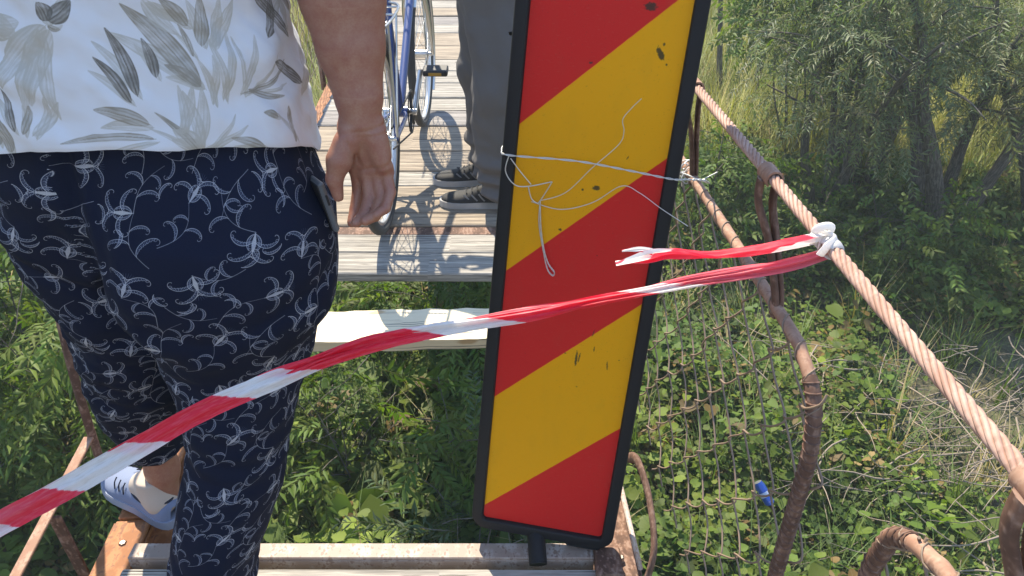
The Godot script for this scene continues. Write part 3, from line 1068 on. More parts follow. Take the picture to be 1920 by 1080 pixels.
func build_tape() -> void:
	var edges := [0.0, 0.10, 0.225, 0.35, 0.44, 0.60, 0.695, 0.855, 0.91, 1.08, 1.17, 1.30, 1.40, 1.55, 1.66, 1.80]     # red, white, red, white ... along the tape
	var tex := picture(1024, 64, func(x: int, y: int):
		var v := y / 64.0
		var u := x / 1024.0 * 2.0 - 0.05 * (0.5 - v) + 0.004 * fbm(x * 0.05, v * 6.0)
		var red := 0.0
		for k in range(0, edges.size() - 1, 2):
			red = maxf(red, smoothstep(edges[k] - 0.001, edges[k] + 0.001, u) * (1.0 - smoothstep(edges[k + 1] - 0.001, edges[k + 1] + 0.001, u)))
		var n := fbm(x * 0.08, v * 9.0, 4.0)
		var wht := lin(0.88, 0.87, 0.85).lerp(lin(0.74, 0.70, 0.66), clampf(n * 1.2, 0, 1))
		var rd := lin(0.86, 0.022, 0.06).lerp(lin(0.88, 0.15, 0.18), clampf(0.2 + n, 0, 1))
		rd = rd.lerp(lin(0.84, 0.30, 0.34), smoothstep(0.86, 0.95, u) * (1.0 - smoothstep(1.09, 1.10, u)) * 0.75 + smoothstep(0.12, 0.02, u) * smoothstep(0.25, 0.6, v) * 0.45)
		return wht.lerp(rd, red))
	var m := mat(Color.WHITE, 0.42)
	m.albedo_texture = tex
	m.uv1_scale = Vector3(0.5, 1, 1)
	m.texture_repeat = true
	m.backlight_enabled = true
	m.backlight = lin(1.0, 1.0, 1.0)
	M.tape = m
	var t := thing("barrier_tape", "red and white striped barrier tape stretched from the cable past the woman's legs", "tape", Vector3(0.4, 0.9, -0.78))
	var pts := [Vector3(-0.905, 0.385, -0.722), Vector3(-0.80, 0.44, -0.742), Vector3(-0.648, 0.523, -0.751), Vector3(-0.601, 0.55, -0.753), Vector3(-0.521, 0.59, -0.761), Vector3(-0.429, 0.639, -0.773), Vector3(-0.339, 0.688, -0.785), Vector3(-0.251, 0.726, -0.791), Vector3(-0.185, 0.75, -0.796), Vector3(-0.12, 0.772, -0.8), Vector3(-0.055, 0.787, -0.8), Vector3(0.008, 0.799, -0.796), Vector3(0.071, 0.811, -0.793), Vector3(0.133, 0.826, -0.793), Vector3(0.194, 0.841, -0.787), Vector3(0.253, 0.856, -0.781), Vector3(0.311, 0.87, -0.774), Vector3(0.355, 0.883, -0.768), Vector3(0.396, 0.893, -0.772)]
	var widths := [0.020, 0.030, 0.031, 0.031, 0.029, 0.027, 0.025, 0.024, 0.017, 0.020, 0.018, 0.014, 0.015, 0.012, 0.011, 0.012, 0.014, 0.015, 0.013]
	var rolls := [-0.3, -0.4, -0.5, -0.6, -0.7, -0.6, -0.5, -0.6, -0.8, -0.6, -0.5, -0.7, -0.6, -0.6, -0.5, -0.7, -0.6, -0.5, -0.6]
	var pleat := [0.0015, 0.0015, 0.0015, 0.0015, 0.0015, 0.0015, 0.0015, 0.002, 0.003, 0.002, 0.002, 0.002, 0.002, 0.003, 0.003, 0.003, 0.003, 0.003, 0.003]
	var mb := MB.new()
	ribbon(mb, pts, widths, rolls, pleat, -0.345)
	part(t, "band", mb, m)
	# the tape is folded along its length: the other half lies behind, a little askew
	var back := []
	var bw := []
	for k in pts.size():
		back.append(pts[k] + Vector3(0, -0.001 + 0.0035 * sin(k * 1.7 + 0.6), -0.004 - 0.001 * sin(k * 2.3)))
		bw.append(widths[k] * (0.92 + 0.10 * sin(k * 2.9)))
	var mb2 := MB.new()
	ribbon(mb2, back, bw, rolls, pleat, -0.345 + 0.030)
	part(t, "folded_half", mb2, m)
	var tl := MB.new()
	ribbon(tl, [Vector3(0.397, 0.907, -0.784), Vector3(0.356, 0.903, -0.780), Vector3(0.308, 0.897, -0.779), Vector3(0.268, 0.892, -0.784), Vector3(0.227, 0.891, -0.792), Vector3(0.2, 0.887, -0.791), Vector3(0.164, 0.877, -0.794)], [0.014, 0.018, 0.016, 0.014, 0.020, 0.022, 0.010], [-0.4, -0.6, -0.7, -0.9, -0.5, -0.3, -0.8], [0.003, 0.003, 0.003, 0.003, 0.003, 0.004, 0.003], 0.66)
	ribbon(tl, [Vector3(0.205, 0.892, -0.790), Vector3(0.19, 0.897, -0.788), Vector3(0.17, 0.893, -0.792)], [0.008, 0.006, 0.002], [0.2, 0.4, 0.9], [0.001, 0.001, 0.001], 0.86)
	part(t, "loose_tail", tl, m)
	# the knot: two turns round the cable and a standing loop
	var kn := MB.new()
	var c := cable_at(-0.780)
	for turn in 3:
		var p := []
		for k in 13:
			var a := TAU * k / 12.0 + 2.6
			p.append(c + Vector3(cos(a) * 0.0095, sin(a) * 0.0098, (turn - 1.0) * 0.011 + 0.012 * (k / 12.0 - 0.5) + 0.002 * sin(k * 2.1)))
		tube(kn, smooth_path(p, 4), 0.0058, 10, true, Vector2(0.30, 1.0), Vector3(0, 0, 0))
	var lp := []
	for k in 11:
		var a := PI * 2.0 * k / 10.0 - 1.9
		lp.append(c + Vector3(-0.006 + cos(a) * 0.010, 0.014 + sin(a) * 0.009, -0.008 + 0.006 * sin(a)))
	tube(kn, smooth_path(lp, 4), 0.0045, 10, true, Vector2(1.0, 0.55))
	tube(kn, smooth_path([c + Vector3(-0.016, -0.004, 0.016), c + Vector3(-0.010, 0.008, 0.017), c + Vector3(0.002, 0.0125, 0.006), c + Vector3(-0.012, 0.010, -0.012), c + Vector3(-0.020, 0.002, -0.004)], 6), 0.0052, 10, true, Vector2(0.4, 1.0))
	for k in kn.t.size():
		kn.t[k] = Vector2(0.63 + kn.t[k].y * 0.2, 0.5)
	part(t, "knot", kn, m)
	# the far end, made fast to the other cable
	var k2 := MB.new()
	var kc := Vector3(-0.895, 0.385, -0.735)
	var kk := []
	for k in 20:
		var an := PI + k * 0.62
		kk.append(kc + Vector3(cos(an) * 0.016, (k / 20.0 - 0.5) * 0.03, sin(an) * 0.016))
	tube(k2, smooth_path(kk, 4), 0.008, 8, true, Vector2(0.4, 1.0))
	part(t, "tied_end", k2, m)

# ------------------------------------------------------------------ bicycle
func build_bicycle() -> void:
	var t := thing("bicycle", "blue bicycle with silver wheels standing on the deck boards beside the man", "bicycle")
	# built along -z from the rear wheel's foot, then placed
	for wz in [0.0, -1.137]:
		var w := Node3D.new()
		w.name = "wheel"
		t.add_child(w, true)
		var hub := Vector3(0, 0.338, wz)
		var xf := Transform3D(Basis(), hub)
		var ty := MB.new()
		ring(ty, xf, 0.319, 0.0185, 64, 10)
		part(w, "tyre", ty, M.tyre)
		var rm := MB.new()
		ring(rm, xf, 0.297, 0.0125, 64, 8, Vector2(0.95, 0.8))
		part(w, "rim", rm, M.rim)
		for s in 28:
			var a := TAU * s / 28.0
			var side := 0.03 if s % 2 == 0 else -0.03
			var an := a + (0.5 if (s / 2) % 2 == 0 else -0.5)
			var sm := MB.new()
			rod(sm, hub + Vector3(side, cos(an) * 0.028, sin(an) * 0.028), hub + Vector3(0, cos(a) * 0.292, sin(a) * 0.292), 0.0011, 4)
			part(w, "spoke", sm, M.chrome)
		var hb := MB.new()
		tube(hb, PackedVector3Array([hub + Vector3(-0.06, 0, 0), hub + Vector3(-0.034, 0, 0), hub + Vector3(-0.033, 0, 0), hub + Vector3(-0.028, 0, 0), hub + Vector3(0.028, 0, 0), hub + Vector3(0.033, 0, 0), hub + Vector3(0.034, 0, 0), hub + Vector3(0.06, 0, 0)]), [0.008, 0.010, 0.030, 0.018, 0.018, 0.030, 0.010, 0.008], 14)
		part(w, "hub", hb, M.chrome)
		var md := MB.new()
		ring(md, xf, 0.352, 0.026, 36, 8, Vector2(1.0, 0.22), -2.35 if wz < -0.5 else -1.15, 0.75 if wz < -0.5 else 2.0)
		part(t, "mudguard", md, M.chrome)
	var bb := Vector3(0, 0.285, -0.455)
	var seat := Vector3(0, 0.80, -0.30)
	var head_a := Vector3(0, 0.86, -0.955)
	var head_b := Vector3(0, 0.70, -1.0)
	var fr := MB.new()
	rod(fr, bb, seat, 0.015, 12)
	rod(fr, bb, head_b, 0.017, 12)
	rod(fr, seat + Vector3(0, -0.06, 0), head_a, 0.014, 12)
	rod(fr, head_a + Vector3(0, 0.02, 0.006), head_b + Vector3(0, -0.02, -0.006), 0.019, 12)
	rod(fr, bb + Vector3(-0.035, 0, 0), bb + Vector3(0.035, 0, 0), 0.022, 14)
	for s in [-1, 1]:
		tube(fr, smooth_path([bb + Vector3(s * 0.018, 0, 0.01), Vector3(s * 0.04, 0.30, -0.33), Vector3(s * 0.058, 0.338, 0.0)], 5), 0.0085, 8)
		rod(fr, seat + Vector3(s * 0.018, -0.06, 0.01), Vector3(s * 0.058, 0.338, 0.0), 0.0075, 8)
	part(t, "frame", fr, M.blue_paint)
	var fk := MB.new()
	for s in [-1, 1]:
		tube(fk, smooth_path([head_b + Vector3(s * 0.03, -0.03, -0.01), Vector3(s * 0.052, 0.55, -1.05), Vector3(s * 0.056, 0.338, -1.137)], 6), [0.012, 0.012, 0.0118, 0.0115, 0.011, 0.0105, 0.010, 0.0095, 0.009, 0.0085, 0.008, 0.008, 0.008], 10)
	rod(fk, head_b + Vector3(-0.035, -0.03, -0.01), head_b + Vector3(0.035, -0.03, -0.01), 0.013, 10)
	part(t, "fork", fk, M.chrome)
	var hd := MB.new()
	rod(hd, head_a, head_a + Vector3(0, 0.13, 0.035), 0.011, 10)
	tube(hd, smooth_path([Vector3(-0.29, 1.02, -0.74), Vector3(-0.22, 1.03, -0.80), Vector3(-0.08, 1.0, -0.92), Vector3(0.08, 1.0, -0.92), Vector3(0.22, 1.03, -0.80), Vector3(0.29, 1.02, -0.74)], 6), 0.011, 10)
	var hb2 := part(t, "handlebar", hd, M.chrome)
	for s in [-1, 1]:
		var gp := MB.new()
		rod(gp, Vector3(s * 0.295, 1.019, -0.735), Vector3(s * 0.232, 1.029, -0.789), 0.0155, 12)
		part(hb2, "grip", gp, M.black)
	var sd := MB.new()
	rod(sd, seat, seat + Vector3(0, 0.12, 0.035), 0.0125, 10)
	part(t, "seat_post", sd, M.chrome)
	var sa := Field.new(Vector3(-0.13, 0.86, -0.50), Vector3(0.13, 1.02, -0.08), 0.014)
	sa.bone(Vector3(0, 0.945, -0.44), Vector3(0, 0.94, -0.28), 0.022, 0.035, 0.03)
	sa.bone(Vector3(-0.055, 0.945, -0.18), Vector3(0.055, 0.945, -0.18), 0.045, 0.045, 0.04)
	var sm2 := MB.new()
	sa.nets(sm2)
	part(t, "saddle", sm2, M.black)
	# carrier over the rear wheel
	var ca := MB.new()
	for s in [-1, 1]:
		rod(ca, Vector3(s * 0.062, 0.345, 0.0), Vector3(s * 0.062, 0.735, 0.02), 0.0048, 6)
		rod(ca, Vector3(s * 0.062, 0.345, 0.0), Vector3(s * 0.062, 0.735, -0.16), 0.0042, 6)
		tube(ca, smooth_path([Vector3(s * 0.02, 0.74, -0.28), Vector3(s * 0.065, 0.74, -0.2), Vector3(s * 0.068, 0.74, 0.1), Vector3(s * 0.03, 0.74, 0.16)], 4), 0.0048, 6)
	for z in [-0.2, -0.08, 0.04, 0.14]:
		rod(ca, Vector3(-0.064, 0.74, z), Vector3(0.064, 0.74, z), 0.004, 6)
	rod(ca, Vector3(0, 0.74, -0.28), Vector3(0, 0.74, 0.16), 0.004, 6)
	part(t, "carrier", ca, M.chrome)
	# chain wheel, cranks, pedals
	var cw := MB.new()
	ring(cw, Transform3D(Basis(), bb + Vector3(0.045, 0, 0)), 0.082, 0.006, 32, 6, Vector2(0.4, 1.0))
	for s in 5:
		var a := TAU * s / 5.0
		rod(cw, bb + Vector3(0.045, 0, 0), bb + Vector3(0.045, cos(a) * 0.08, sin(a) * 0.08), 0.006, 6)
	part(t, "chain_wheel", cw, M.black)
	var ch := MB.new()
	rod(ch, bb + Vector3(0.045, 0.084, 0), Vector3(0.045, 0.375, 0.0), 0.0035, 5)
	rod(ch, bb + Vector3(0.045, -0.084, 0), Vector3(0.045, 0.300, 0.0), 0.0035, 5)
	part(t, "chain", ch, M.black)
	for s in [1, -1]:
		var e: Vector3 = bb + Vector3(s * 0.075, s * 0.135, -s * 0.105)
		var cm := MB.new()
		tube(cm, PackedVector3Array([bb + Vector3(s * 0.058, 0, 0), e]), [0.013, 0.010], 8)
		rod(cm, bb + Vector3(s * 0.03, 0, 0), bb + Vector3(s * 0.066, 0, 0), 0.014, 10)
		var crank := part(t, "crank", cm, M.chrome)
		var pm := MB.new()
		box(pm, Transform3D(Basis(Vector3.RIGHT, 0.2), e + Vector3(s * 0.062, 0, 0)), Vector3(0.10, 0.024, 0.062), 0.005)
		rod(pm, e - Vector3(s * 0.008, 0, 0), e + Vector3(s * 0.02, 0, 0), 0.007, 8)
		var pd := part(crank, "pedal", pm, M.black)
		for q in [-1, 1]:
			var rm2 := MB.new()
			box(rm2, Transform3D(Basis(Vector3.RIGHT, 0.2), e + Vector3(s * 0.062, 0, 0)) * Transform3D(Basis(), Vector3(0, 0, q * 0.0315)), Vector3(0.052, 0.013, 0.003), 0.001)
			part(crank, "pedal_reflector", rm2, M.reflector)
	var ks := MB.new()
	rod(ks, bb + Vector3(-0.03, -0.01, 0.05), Vector3(-0.16, 0.012, -0.33), 0.007, 8)
	part(t, "kickstand", ks, M.chrome)
	var rl := MB.new()
	tube(rl, smooth_path([Vector3(-0.045, 0.50, 0.315), Vector3(0, 0.515, 0.325), Vector3(0.045, 0.50, 0.315)], 4), 0.012, 8)
	part(t, "rear_reflector", rl, M.reflector)
	# front basket of wires
	var bk := MB.new()
	for lev in 4:
		var y := 0.78 + lev * 0.065
		var gx := 0.13 + lev * 0.012
		var gz := 0.09 + lev * 0.01
		tube(bk, smooth_path([Vector3(-gx, y, -1.20 + gz), Vector3(gx, y, -1.20 + gz), Vector3(gx, y, -1.20 - gz), Vector3(-gx, y, -1.20 - gz)], 3, true), 0.003, 5)
	for k in 9:
		var x := lerpf(-0.12, 0.12, k / 8.0)
		for sz in [-1, 1]:
			rod(bk, Vector3(x, 0.78, -1.20 + sz * 0.085), Vector3(x * 1.25, 0.975, -1.20 + sz * 0.115), 0.002, 4)
		rod(bk, Vector3(x, 0.78, -1.285), Vector3(x, 0.78, -1.115), 0.002, 4)
	rod(bk, Vector3(0, 0.80, -1.10), head_a, 0.006, 6)
	part(t, "basket", bk, M.chrome)
	t.position = Vector3(-0.306, 0.0, -2.695)
	t.rotation = Vector3(0, -0.086, 0.0)
	print("bike ", Time.get_ticks_msec())

# ------------------------------------------------------------------ shoes: rings along the foot
func shoe_upper(mb: MB, xf: Transform3D, length: float, rows: Array, y0: float) -> void:
	# rows: [share of the length from the heel, half width, top height, roundness]; closed below at y0
	var sides := 20
	var first := mb.v.size()
	var path_n := rows.size()
	for k in path_n:
		var r: Array = rows[k]
		for s in sides + 1:
			var a := PI * s / sides
			var x: float = -cos(a) * r[1] * (1.0 - 0.12 * sin(a))
			var y: float = y0 + pow(sin(a), r[3]) * (r[2] - y0)
			mb.add(xf * Vector3(x, y, -length * r[0]), Vector3.UP)
	for k in path_n:
		for s in sides + 1:
			var c := first + k * (sides + 1) + s
			var du := mb.v[first + mini(k + 1, path_n - 1) * (sides + 1) + s] - mb.v[first + maxi(k - 1, 0) * (sides + 1) + s]
			var dv := mb.v[c + (1 if s < sides else 0)] - mb.v[c - (1 if s > 0 else 0)]
			var nn := dv.cross(du)
			var outw := mb.v[c] - xf * Vector3(0, y0, -length * clampf(rows[k][0], 0.12, 0.88))
			mb.n[c] = (nn.normalized() if nn.length() > 1e-9 else outw.normalized()) * (1.0 if nn.dot(outw) >= 0 else -1.0)
	for k in path_n - 1:
		for s in sides:
			var c := first + k * (sides + 1) + s
			mb.quad(c, c + 1, c + sides + 2, c + sides + 1)

func shoe_sole(mb: MB, xf: Transform3D, length: float, rows: Array, y0: float, y1: float, grow: float) -> void:
	var pts := []
	for r in rows:
		pts.append(Vector2(r[1] + grow, -length * r[0] + (grow if r[0] < 0.03 else -grow if r[0] > 0.97 else 0.0)))
	var outline := []
	for p in pts:
		outline.append(p)
	for k in range(pts.size() - 1, -1, -1):
		outline.append(Vector2(-pts[k].x, pts[k].y))
	var m := outline.size()
	for lev in [[y0, 0.93], [y0 + 0.004, 1.0], [y1 - 0.003, 1.0], [y1, 0.94]]:
		for p in outline:
			var q := Vector3(p.x * lev[1], lev[0], p.y)
			mb.add(xf * q, xf.basis * Vector3(p.x, 0, p.y + length * 0.5).normalized())
	var first := mb.v.size() - m * 4
	for l in 3:
		for k in m:
			var k2 := (k + 1) % m
			mb.quad(first + l * m + k, first + l * m + k2, first + (l + 1) * m + k2, first + (l + 1) * m + k)
	for e in [[3, 1.0], [0, -1.0]]:
		var cc := mb.add(xf * Vector3(0, y1 if e[1] > 0 else y0, -length * 0.5), xf.basis * Vector3(0, e[1], 0))
		var b := mb.v.size()
		for k in m:
			mb.add(mb.v[first + int(e[0]) * m + k], xf.basis * Vector3(0, e[1], 0))
		for k in m:
			mb.tri(cc, b + k, b + (k + 1) % m)

const SHOE := [[0.0, 0.012, 0.058, 0.55], [0.015, 0.024, 0.075, 0.55], [0.05, 0.032, 0.084, 0.55], [0.12, 0.0365, 0.086, 0.6], [0.22, 0.0375, 0.084, 0.65], [0.32, 0.0375, 0.086, 0.8], [0.42, 0.0385, 0.083, 0.9], [0.52, 0.0425, 0.073, 0.85], [0.62, 0.0465, 0.062, 0.75], [0.72, 0.049, 0.054, 0.65], [0.82, 0.047, 0.049, 0.6], [0.90, 0.041, 0.045, 0.6], [0.96, 0.030, 0.040, 0.6], [0.99, 0.018, 0.034, 0.6], [1.0, 0.008, 0.028, 0.6]]

func man_shoe(parent: Node3D, heel: Vector3, yaw: float) -> void:
	var xf := Transform3D(Basis(Vector3.UP, yaw), heel)
	var u := MB.new()
	shoe_upper(u, xf, 0.285, SHOE, 0.022)
	var sh := part(parent, "shoe", u, M.shoe_black, "black sneaker with grey sole")
	var s := MB.new()
	shoe_sole(s, xf, 0.288, SHOE, 0.0, 0.026, 0.004)
	part(sh, "sole", s, M.shoe_sole)
	for k in 4:
		var l := MB.new()
		var z := -0.285 * (0.42 + 0.075 * k)
		tube(l, smooth_path([xf * Vector3(-0.024, 0.076 - k * 0.006, z), xf * Vector3(0, 0.0865 - k * 0.009, z - 0.004), xf * Vector3(0.024, 0.076 - k * 0.006, z)], 4), 0.0026, 6)
		part(sh, "lace", l, M.shoe_black)
	for k in 3:      # light stripes on the outer side
		var l := MB.new()
		var z := -0.285 * (0.44 + 0.10 * k)
		for side in [-1.0, 1.0]:
			tube(l, smooth_path([xf * Vector3(side * 0.0405, 0.034, z + 0.012), xf * Vector3(side * 0.0395, 0.046, z), xf * Vector3(side * 0.0345, 0.060 - k * 0.003, z - 0.012)], 4), 0.0034, 6, true, Vector2(0.5, 1.0))
		part(sh, "stripe", l, M.shoe_trim)

# ------------------------------------------------------------------ the man with the bicycle
func head(fl: Field, c: Vector3, fwd: Vector3, scale: float) -> void:
	var side := fwd.cross(Vector3.UP).normalized()
	fl.bone(c + Vector3(0, 0.03, 0) * scale - fwd * 0.022 * scale, c + Vector3(0, 0.025, 0) * scale + fwd * 0.018 * scale, 0.080 * scale, 0.074 * scale, 0.03)
	fl.bone(c + Vector3(0, -0.03, 0) * scale + fwd * 0.015 * scale, c + Vector3(0, -0.078, 0) * scale + fwd * 0.045 * scale, 0.062 * scale, 0.034 * scale, 0.03)
	fl.bone(c + Vector3(0, 0.012, 0) * scale + fwd * 0.085 * scale, c + Vector3(0, -0.028, 0) * scale + fwd * 0.104 * scale, 0.008 * scale, 0.013 * scale, 0.012)
	fl.bone(c + Vector3(0, -0.056, 0) * scale + fwd * 0.078 * scale - side * 0.015, c + Vector3(0, -0.056, 0) * scale + fwd * 0.078 * scale + side * 0.015, 0.009 * scale, 0.009 * scale, 0.008)
	for s in [-1.0, 1.0]:
		fl.bone(c + side * s * 0.076 * scale + Vector3(0, 0.018, 0) * scale - fwd * 0.012, c + side * s * 0.072 * scale + Vector3(0, -0.022, 0) * scale - fwd * 0.004, 0.014 * scale, 0.010 * scale, 0.006)
		fl.bone(c + side * s * 0.030 * scale + Vector3(0, 0.024, 0) * scale + fwd * 0.083 * scale, c + side * s * 0.034 * scale + Vector3(0, 0.024, 0) * scale + fwd * 0.081 * scale, 0.010 * scale, 0.010 * scale, 0.008)

func fingers(fl: Field, wrist: Vector3, down: Vector3, across: Vector3, palm: Vector3, curl: float) -> void:
	# a relaxed or gripping hand: across points to the thumb side, palm out of the palm
	for k in 4:
		var o := (1.5 - k) * 0.020
		var len_f: float = [0.068, 0.076, 0.070, 0.054][k]
		var a := wrist + down * 0.088 + across * o
		fl.bone(wrist + across * o * 0.6 + down * 0.012, a, 0.015, 0.0135, 0.012)
		var d := down
		var p := a
		for j in 3:
			var q := curl * (0.7 + 0.5 * j)
			var dd := (down * cos(q * (j + 1) * 0.62) + palm * sin(q * (j + 1) * 0.62)).normalized()
			var e: Vector3 = p + dd * len_f * [0.46, 0.31, 0.23][j]
			fl.bone(p, e, 0.0092 - j * 0.0008, 0.0086 - j * 0.0009, 0.003)
			p = e
	var th := wrist + down * 0.024 + across * 0.030 + palm * 0.006
	var t1 := th + down * 0.040 + across * 0.014 + palm * 0.016
	fl.bone(wrist + down * 0.015 + across * 0.014, th, 0.016, 0.0145, 0.012)
	fl.bone(th, t1, 0.0145, 0.0105, 0.005)
	fl.bone(t1, t1 + down * 0.030 + palm * 0.014 - across * 0.004, 0.0105, 0.0085, 0.003)

func build_man() -> void:
	var at := Vector3(0.09, 0, -2.95)
	var t := thing("person", "person in loose dark grey trousers and black sneakers standing behind the sign", "person", at)
	var fwd := Vector3(-0.97, 0, 0.24).normalized()
	var hip := Vector3(0.105, 0.90, -2.96)
	var sho := Vector3(0.10, 1.40, -2.96)
	# body, one surface
	var b := Field.new(Vector3(-0.45, 0.02, -3.28), Vector3(0.36, 1.80, -2.60), 0.014)
	b.bone(hip, sho + Vector3(0, -0.10, 0), 0.12, 0.13, 0.05)
	b.bone(sho + Vector3(0, 0, -0.14), sho + Vector3(0, 0, 0.14), 0.06, 0.06, 0.06)
	b.bone(sho, sho + Vector3(-0.02, 0.12, 0), 0.055, 0.05, 0.03)
	head(b, sho + Vector3(-0.03, 0.22, 0), fwd, 1.0)
	var feet := [Vector3(0.115, 0.07, -2.838), Vector3(0.085, 0.07, -3.055)]
	for f in feet:
		b.bone(hip + Vector3(0, -0.02, (f.z + 2.95) * 0.8), Vector3(f.x - 0.02, 0.50, f.z), 0.075, 0.05, 0.03)
		b.bone(Vector3(f.x - 0.02, 0.50, f.z), f, 0.05, 0.036, 0.03)
	var grips := [Vector3(-0.18, 1.02, -3.36), Vector3(-0.17, 0.98, -2.95)]
	var hands := []
	for s in 2:
		var sz := -0.17 if s == 0 else 0.17
		var sh := sho + Vector3(0, -0.02, sz)
		var wr: Vector3 = [Vector3(-0.15, 1.08, -3.20), Vector3(-0.20, 0.99, -2.84)][s]
		var el := sh.lerp(wr, 0.5) + Vector3(0.05, -0.13, -0.03 if s == 0 else 0.05)
		b.bone(sh, el, 0.052, 0.042, 0.03)
		b.bone(el, wr, 0.042, 0.028, 0.02)
		hands.append([wr, (wr - el).normalized()])
	var bm := MB.new()
	b.nets(bm)
	for h in hands:
		var hf := Field.new(h[0] - Vector3.ONE * 0.13, h[0] + Vector3.ONE * 0.15, 0.005)
		hf.bone(h[0] - h[1] * 0.05, h[0], 0.029, 0.024, 0.02)
		fingers(hf, h[0], h[1], Vector3.UP, h[1].cross(Vector3.UP).normalized() * (1.0 if h[0].z > -3.0 else -1.0), 0.9)
		hf.nets(bm)
	part(t, "body", bm, M.skin)
	# trousers: loose cloth with a break over the shoe
	var f := Field.new(Vector3(-0.14, 0.015, -3.26), Vector3(0.36, 1.06, -2.66), 0.0105)
	f.bone(hip + Vector3(0, 0.06, -0.03), hip + Vector3(0, -0.06, 0.03), 0.155, 0.155, 0.05)
	var legs := [[hip + Vector3(0.01, -0.07, 0.09), Vector3(0.112, 0.47, -2.832), Vector3(0.125, 0.20, -2.836), Vector3(0.118, 0.085, -2.834)], [hip + Vector3(-0.005, -0.07, -0.08), Vector3(0.082, 0.47, -3.05), Vector3(0.095, 0.20, -3.055), Vector3(0.088, 0.09, -3.055)]]
	for l in legs:
		f.bone(l[0], l[1], 0.122, 0.096, 0.03)
		f.bone(l[1], l[2], 0.096, 0.088, 0.03)
		f.bone(l[2], l[3], 0.088, 0.072, 0.03)
	for z in f.nz:
		for y in f.ny:
			for x in f.nx:
				var k := (z * f.ny + y) * f.nx + x
				if absf(f.f[k]) < 0.05:
					var p := f.lo + Vector3(x, y, z) * f.cell
					var low := smoothstep(0.34, 0.10, p.y)
					var fold := 0.012 * sin((p.y + p.x * 0.35 * sin(p.z * 9.0)) * TAU / 0.080 + 5.0 * fbm(p.x * 2.0, p.y * 2.0, p.z * 2.0)) * low
					fold += 0.034 * fbm(p.x * 3.0 + p.y * 1.5 + 3.0, p.y * 2.6, p.z * 3.0) + 0.005 * sin(p.x * 60.0 + p.y * 14.0 + 3.0 * fbm(p.y * 2.0, p.z)) * smoothstep(0.15, 0.45, p.y)
					f.f[k] = maxf(f.f[k] + fold, 0.042 + 0.012 * fbm(p.x * 5.0, p.z * 5.0) + 0.10 * maxf(0.0, 0.05 - (p.x - 0.02)) - p.y)
	var tm := MB.new()
	f.nets(tm)
	part(t, "trousers", tm, M.grey_cloth, "loose dark grey trousers")
	var j := Field.new(Vector3(-0.32, 0.80, -3.30), Vector3(0.38, 1.52, -2.62), 0.0155)
	j.bone(hip + Vector3(0, 0.0, -0.03), hip + Vector3(0, 0.0, 0.03), 0.165, 0.165, 0.05)
	j.bone(hip, sho + Vector3(0, -0.10, 0), 0.15, 0.165, 0.05)
	j.bone(sho + Vector3(0, -0.03, -0.13), sho + Vector3(0, -0.03, 0.13), 0.085, 0.085, 0.06)
	for s in 2:
		var sz := -0.17 if s == 0 else 0.17
		var sh := sho + Vector3(0, -0.02, sz)
		var wr: Vector3 = hands[s][0]
		var el := sh.lerp(wr, 0.5) + Vector3(0.05, -0.13, -0.03 if s == 0 else 0.05)
		j.bone(sh, el, 0.07, 0.06, 0.04)
	var jm := MB.new()
	j.nets(jm)
	part(t, "jacket", jm, M.jacket)
	var hr := Field.new(sho + Vector3(-0.20, 0.12, -0.14), sho + Vector3(0.14, 0.40, 0.14), 0.012)
	hr.bone(sho + Vector3(-0.01, 0.262, 0), sho + Vector3(-0.035, 0.27, 0), 0.083, 0.075, 0.03)
	var hm := MB.new()
	hr.nets(hm)
	part(t, "hair", hm, M.hair)
	man_shoe(t, Vector3(0.175, 0.0, -2.848), PI / 2 - 0.10)
	man_shoe(t, Vector3(0.145, 0.0, -3.075), PI / 2 - 0.04)
	print("man ", Time.get_ticks_msec())

# ------------------------------------------------------------------ prints
func scroll(cv: Canvas, p: Vector2, ang: float, size: float, hand: float, r: float, soft: Canvas = null) -> void:
	# a curling plume: an outer line that winds in at its end, an inner line, and hatching between
	var outer := PackedVector2Array()
	var inner := PackedVector2Array()
	var a := ang
	var q := p
	var steps := 52
	for k in steps:
		var s := k / float(steps)
		outer.append(q)
		var hw := size * 0.13 * sin(minf(s * 1.35, 1.0) * PI) + 0.5
		if s > 0.05 and s < 0.66:
			inner.append(q + Vector2(cos(a + hand * PI / 2), sin(a + hand * PI / 2)) * hw * (1.0 + 0.10 * sin(k * 1.6)))
		q += Vector2(cos(a), sin(a)) * size * 1.65 / steps * (1.0 if s < 0.68 else lerpf(1.0, 0.35, (s - 0.68) / 0.32))
		a += hand * (0.062 if s < 0.62 else lerpf(0.10, 0.36, (s - 0.62) / 0.38))
	cv.line(outer, r * 1.1, r * 0.8)
	cv.line(inner, r * 0.8, r * 0.55, 0.8)
	for k in range(2, inner.size() - 1, 2):
		var o2 := outer[k + 3]
		if soft != null:
			soft.line(PackedVector2Array([inner[k], o2]), r * 1.3, r * 1.0, 0.9)
		if k % 4 == 0:
			cv.line(PackedVector2Array([inner[k], inner[k].lerp(o2, 0.7)]), r * 0.6, r * 0.5, 0.7)
	if inner.size() > 3:
		var e := inner[inner.size() - 1]
		var curl := PackedVector2Array()
		for k in 14:
			var b := ang + hand * (1.4 + k * 0.55)
			curl.append(e + Vector2(cos(b), sin(b)) * size * 0.075 * (1.0 - k / 18.0))
		cv.line(curl, r * 0.8, r * 0.6, 0.85)
		for k in 4:
			var c := inner[int(inner.size() * (0.3 + 0.18 * k))]
			cv.dot(c.x, c.y, r * 1.2, 0.8)

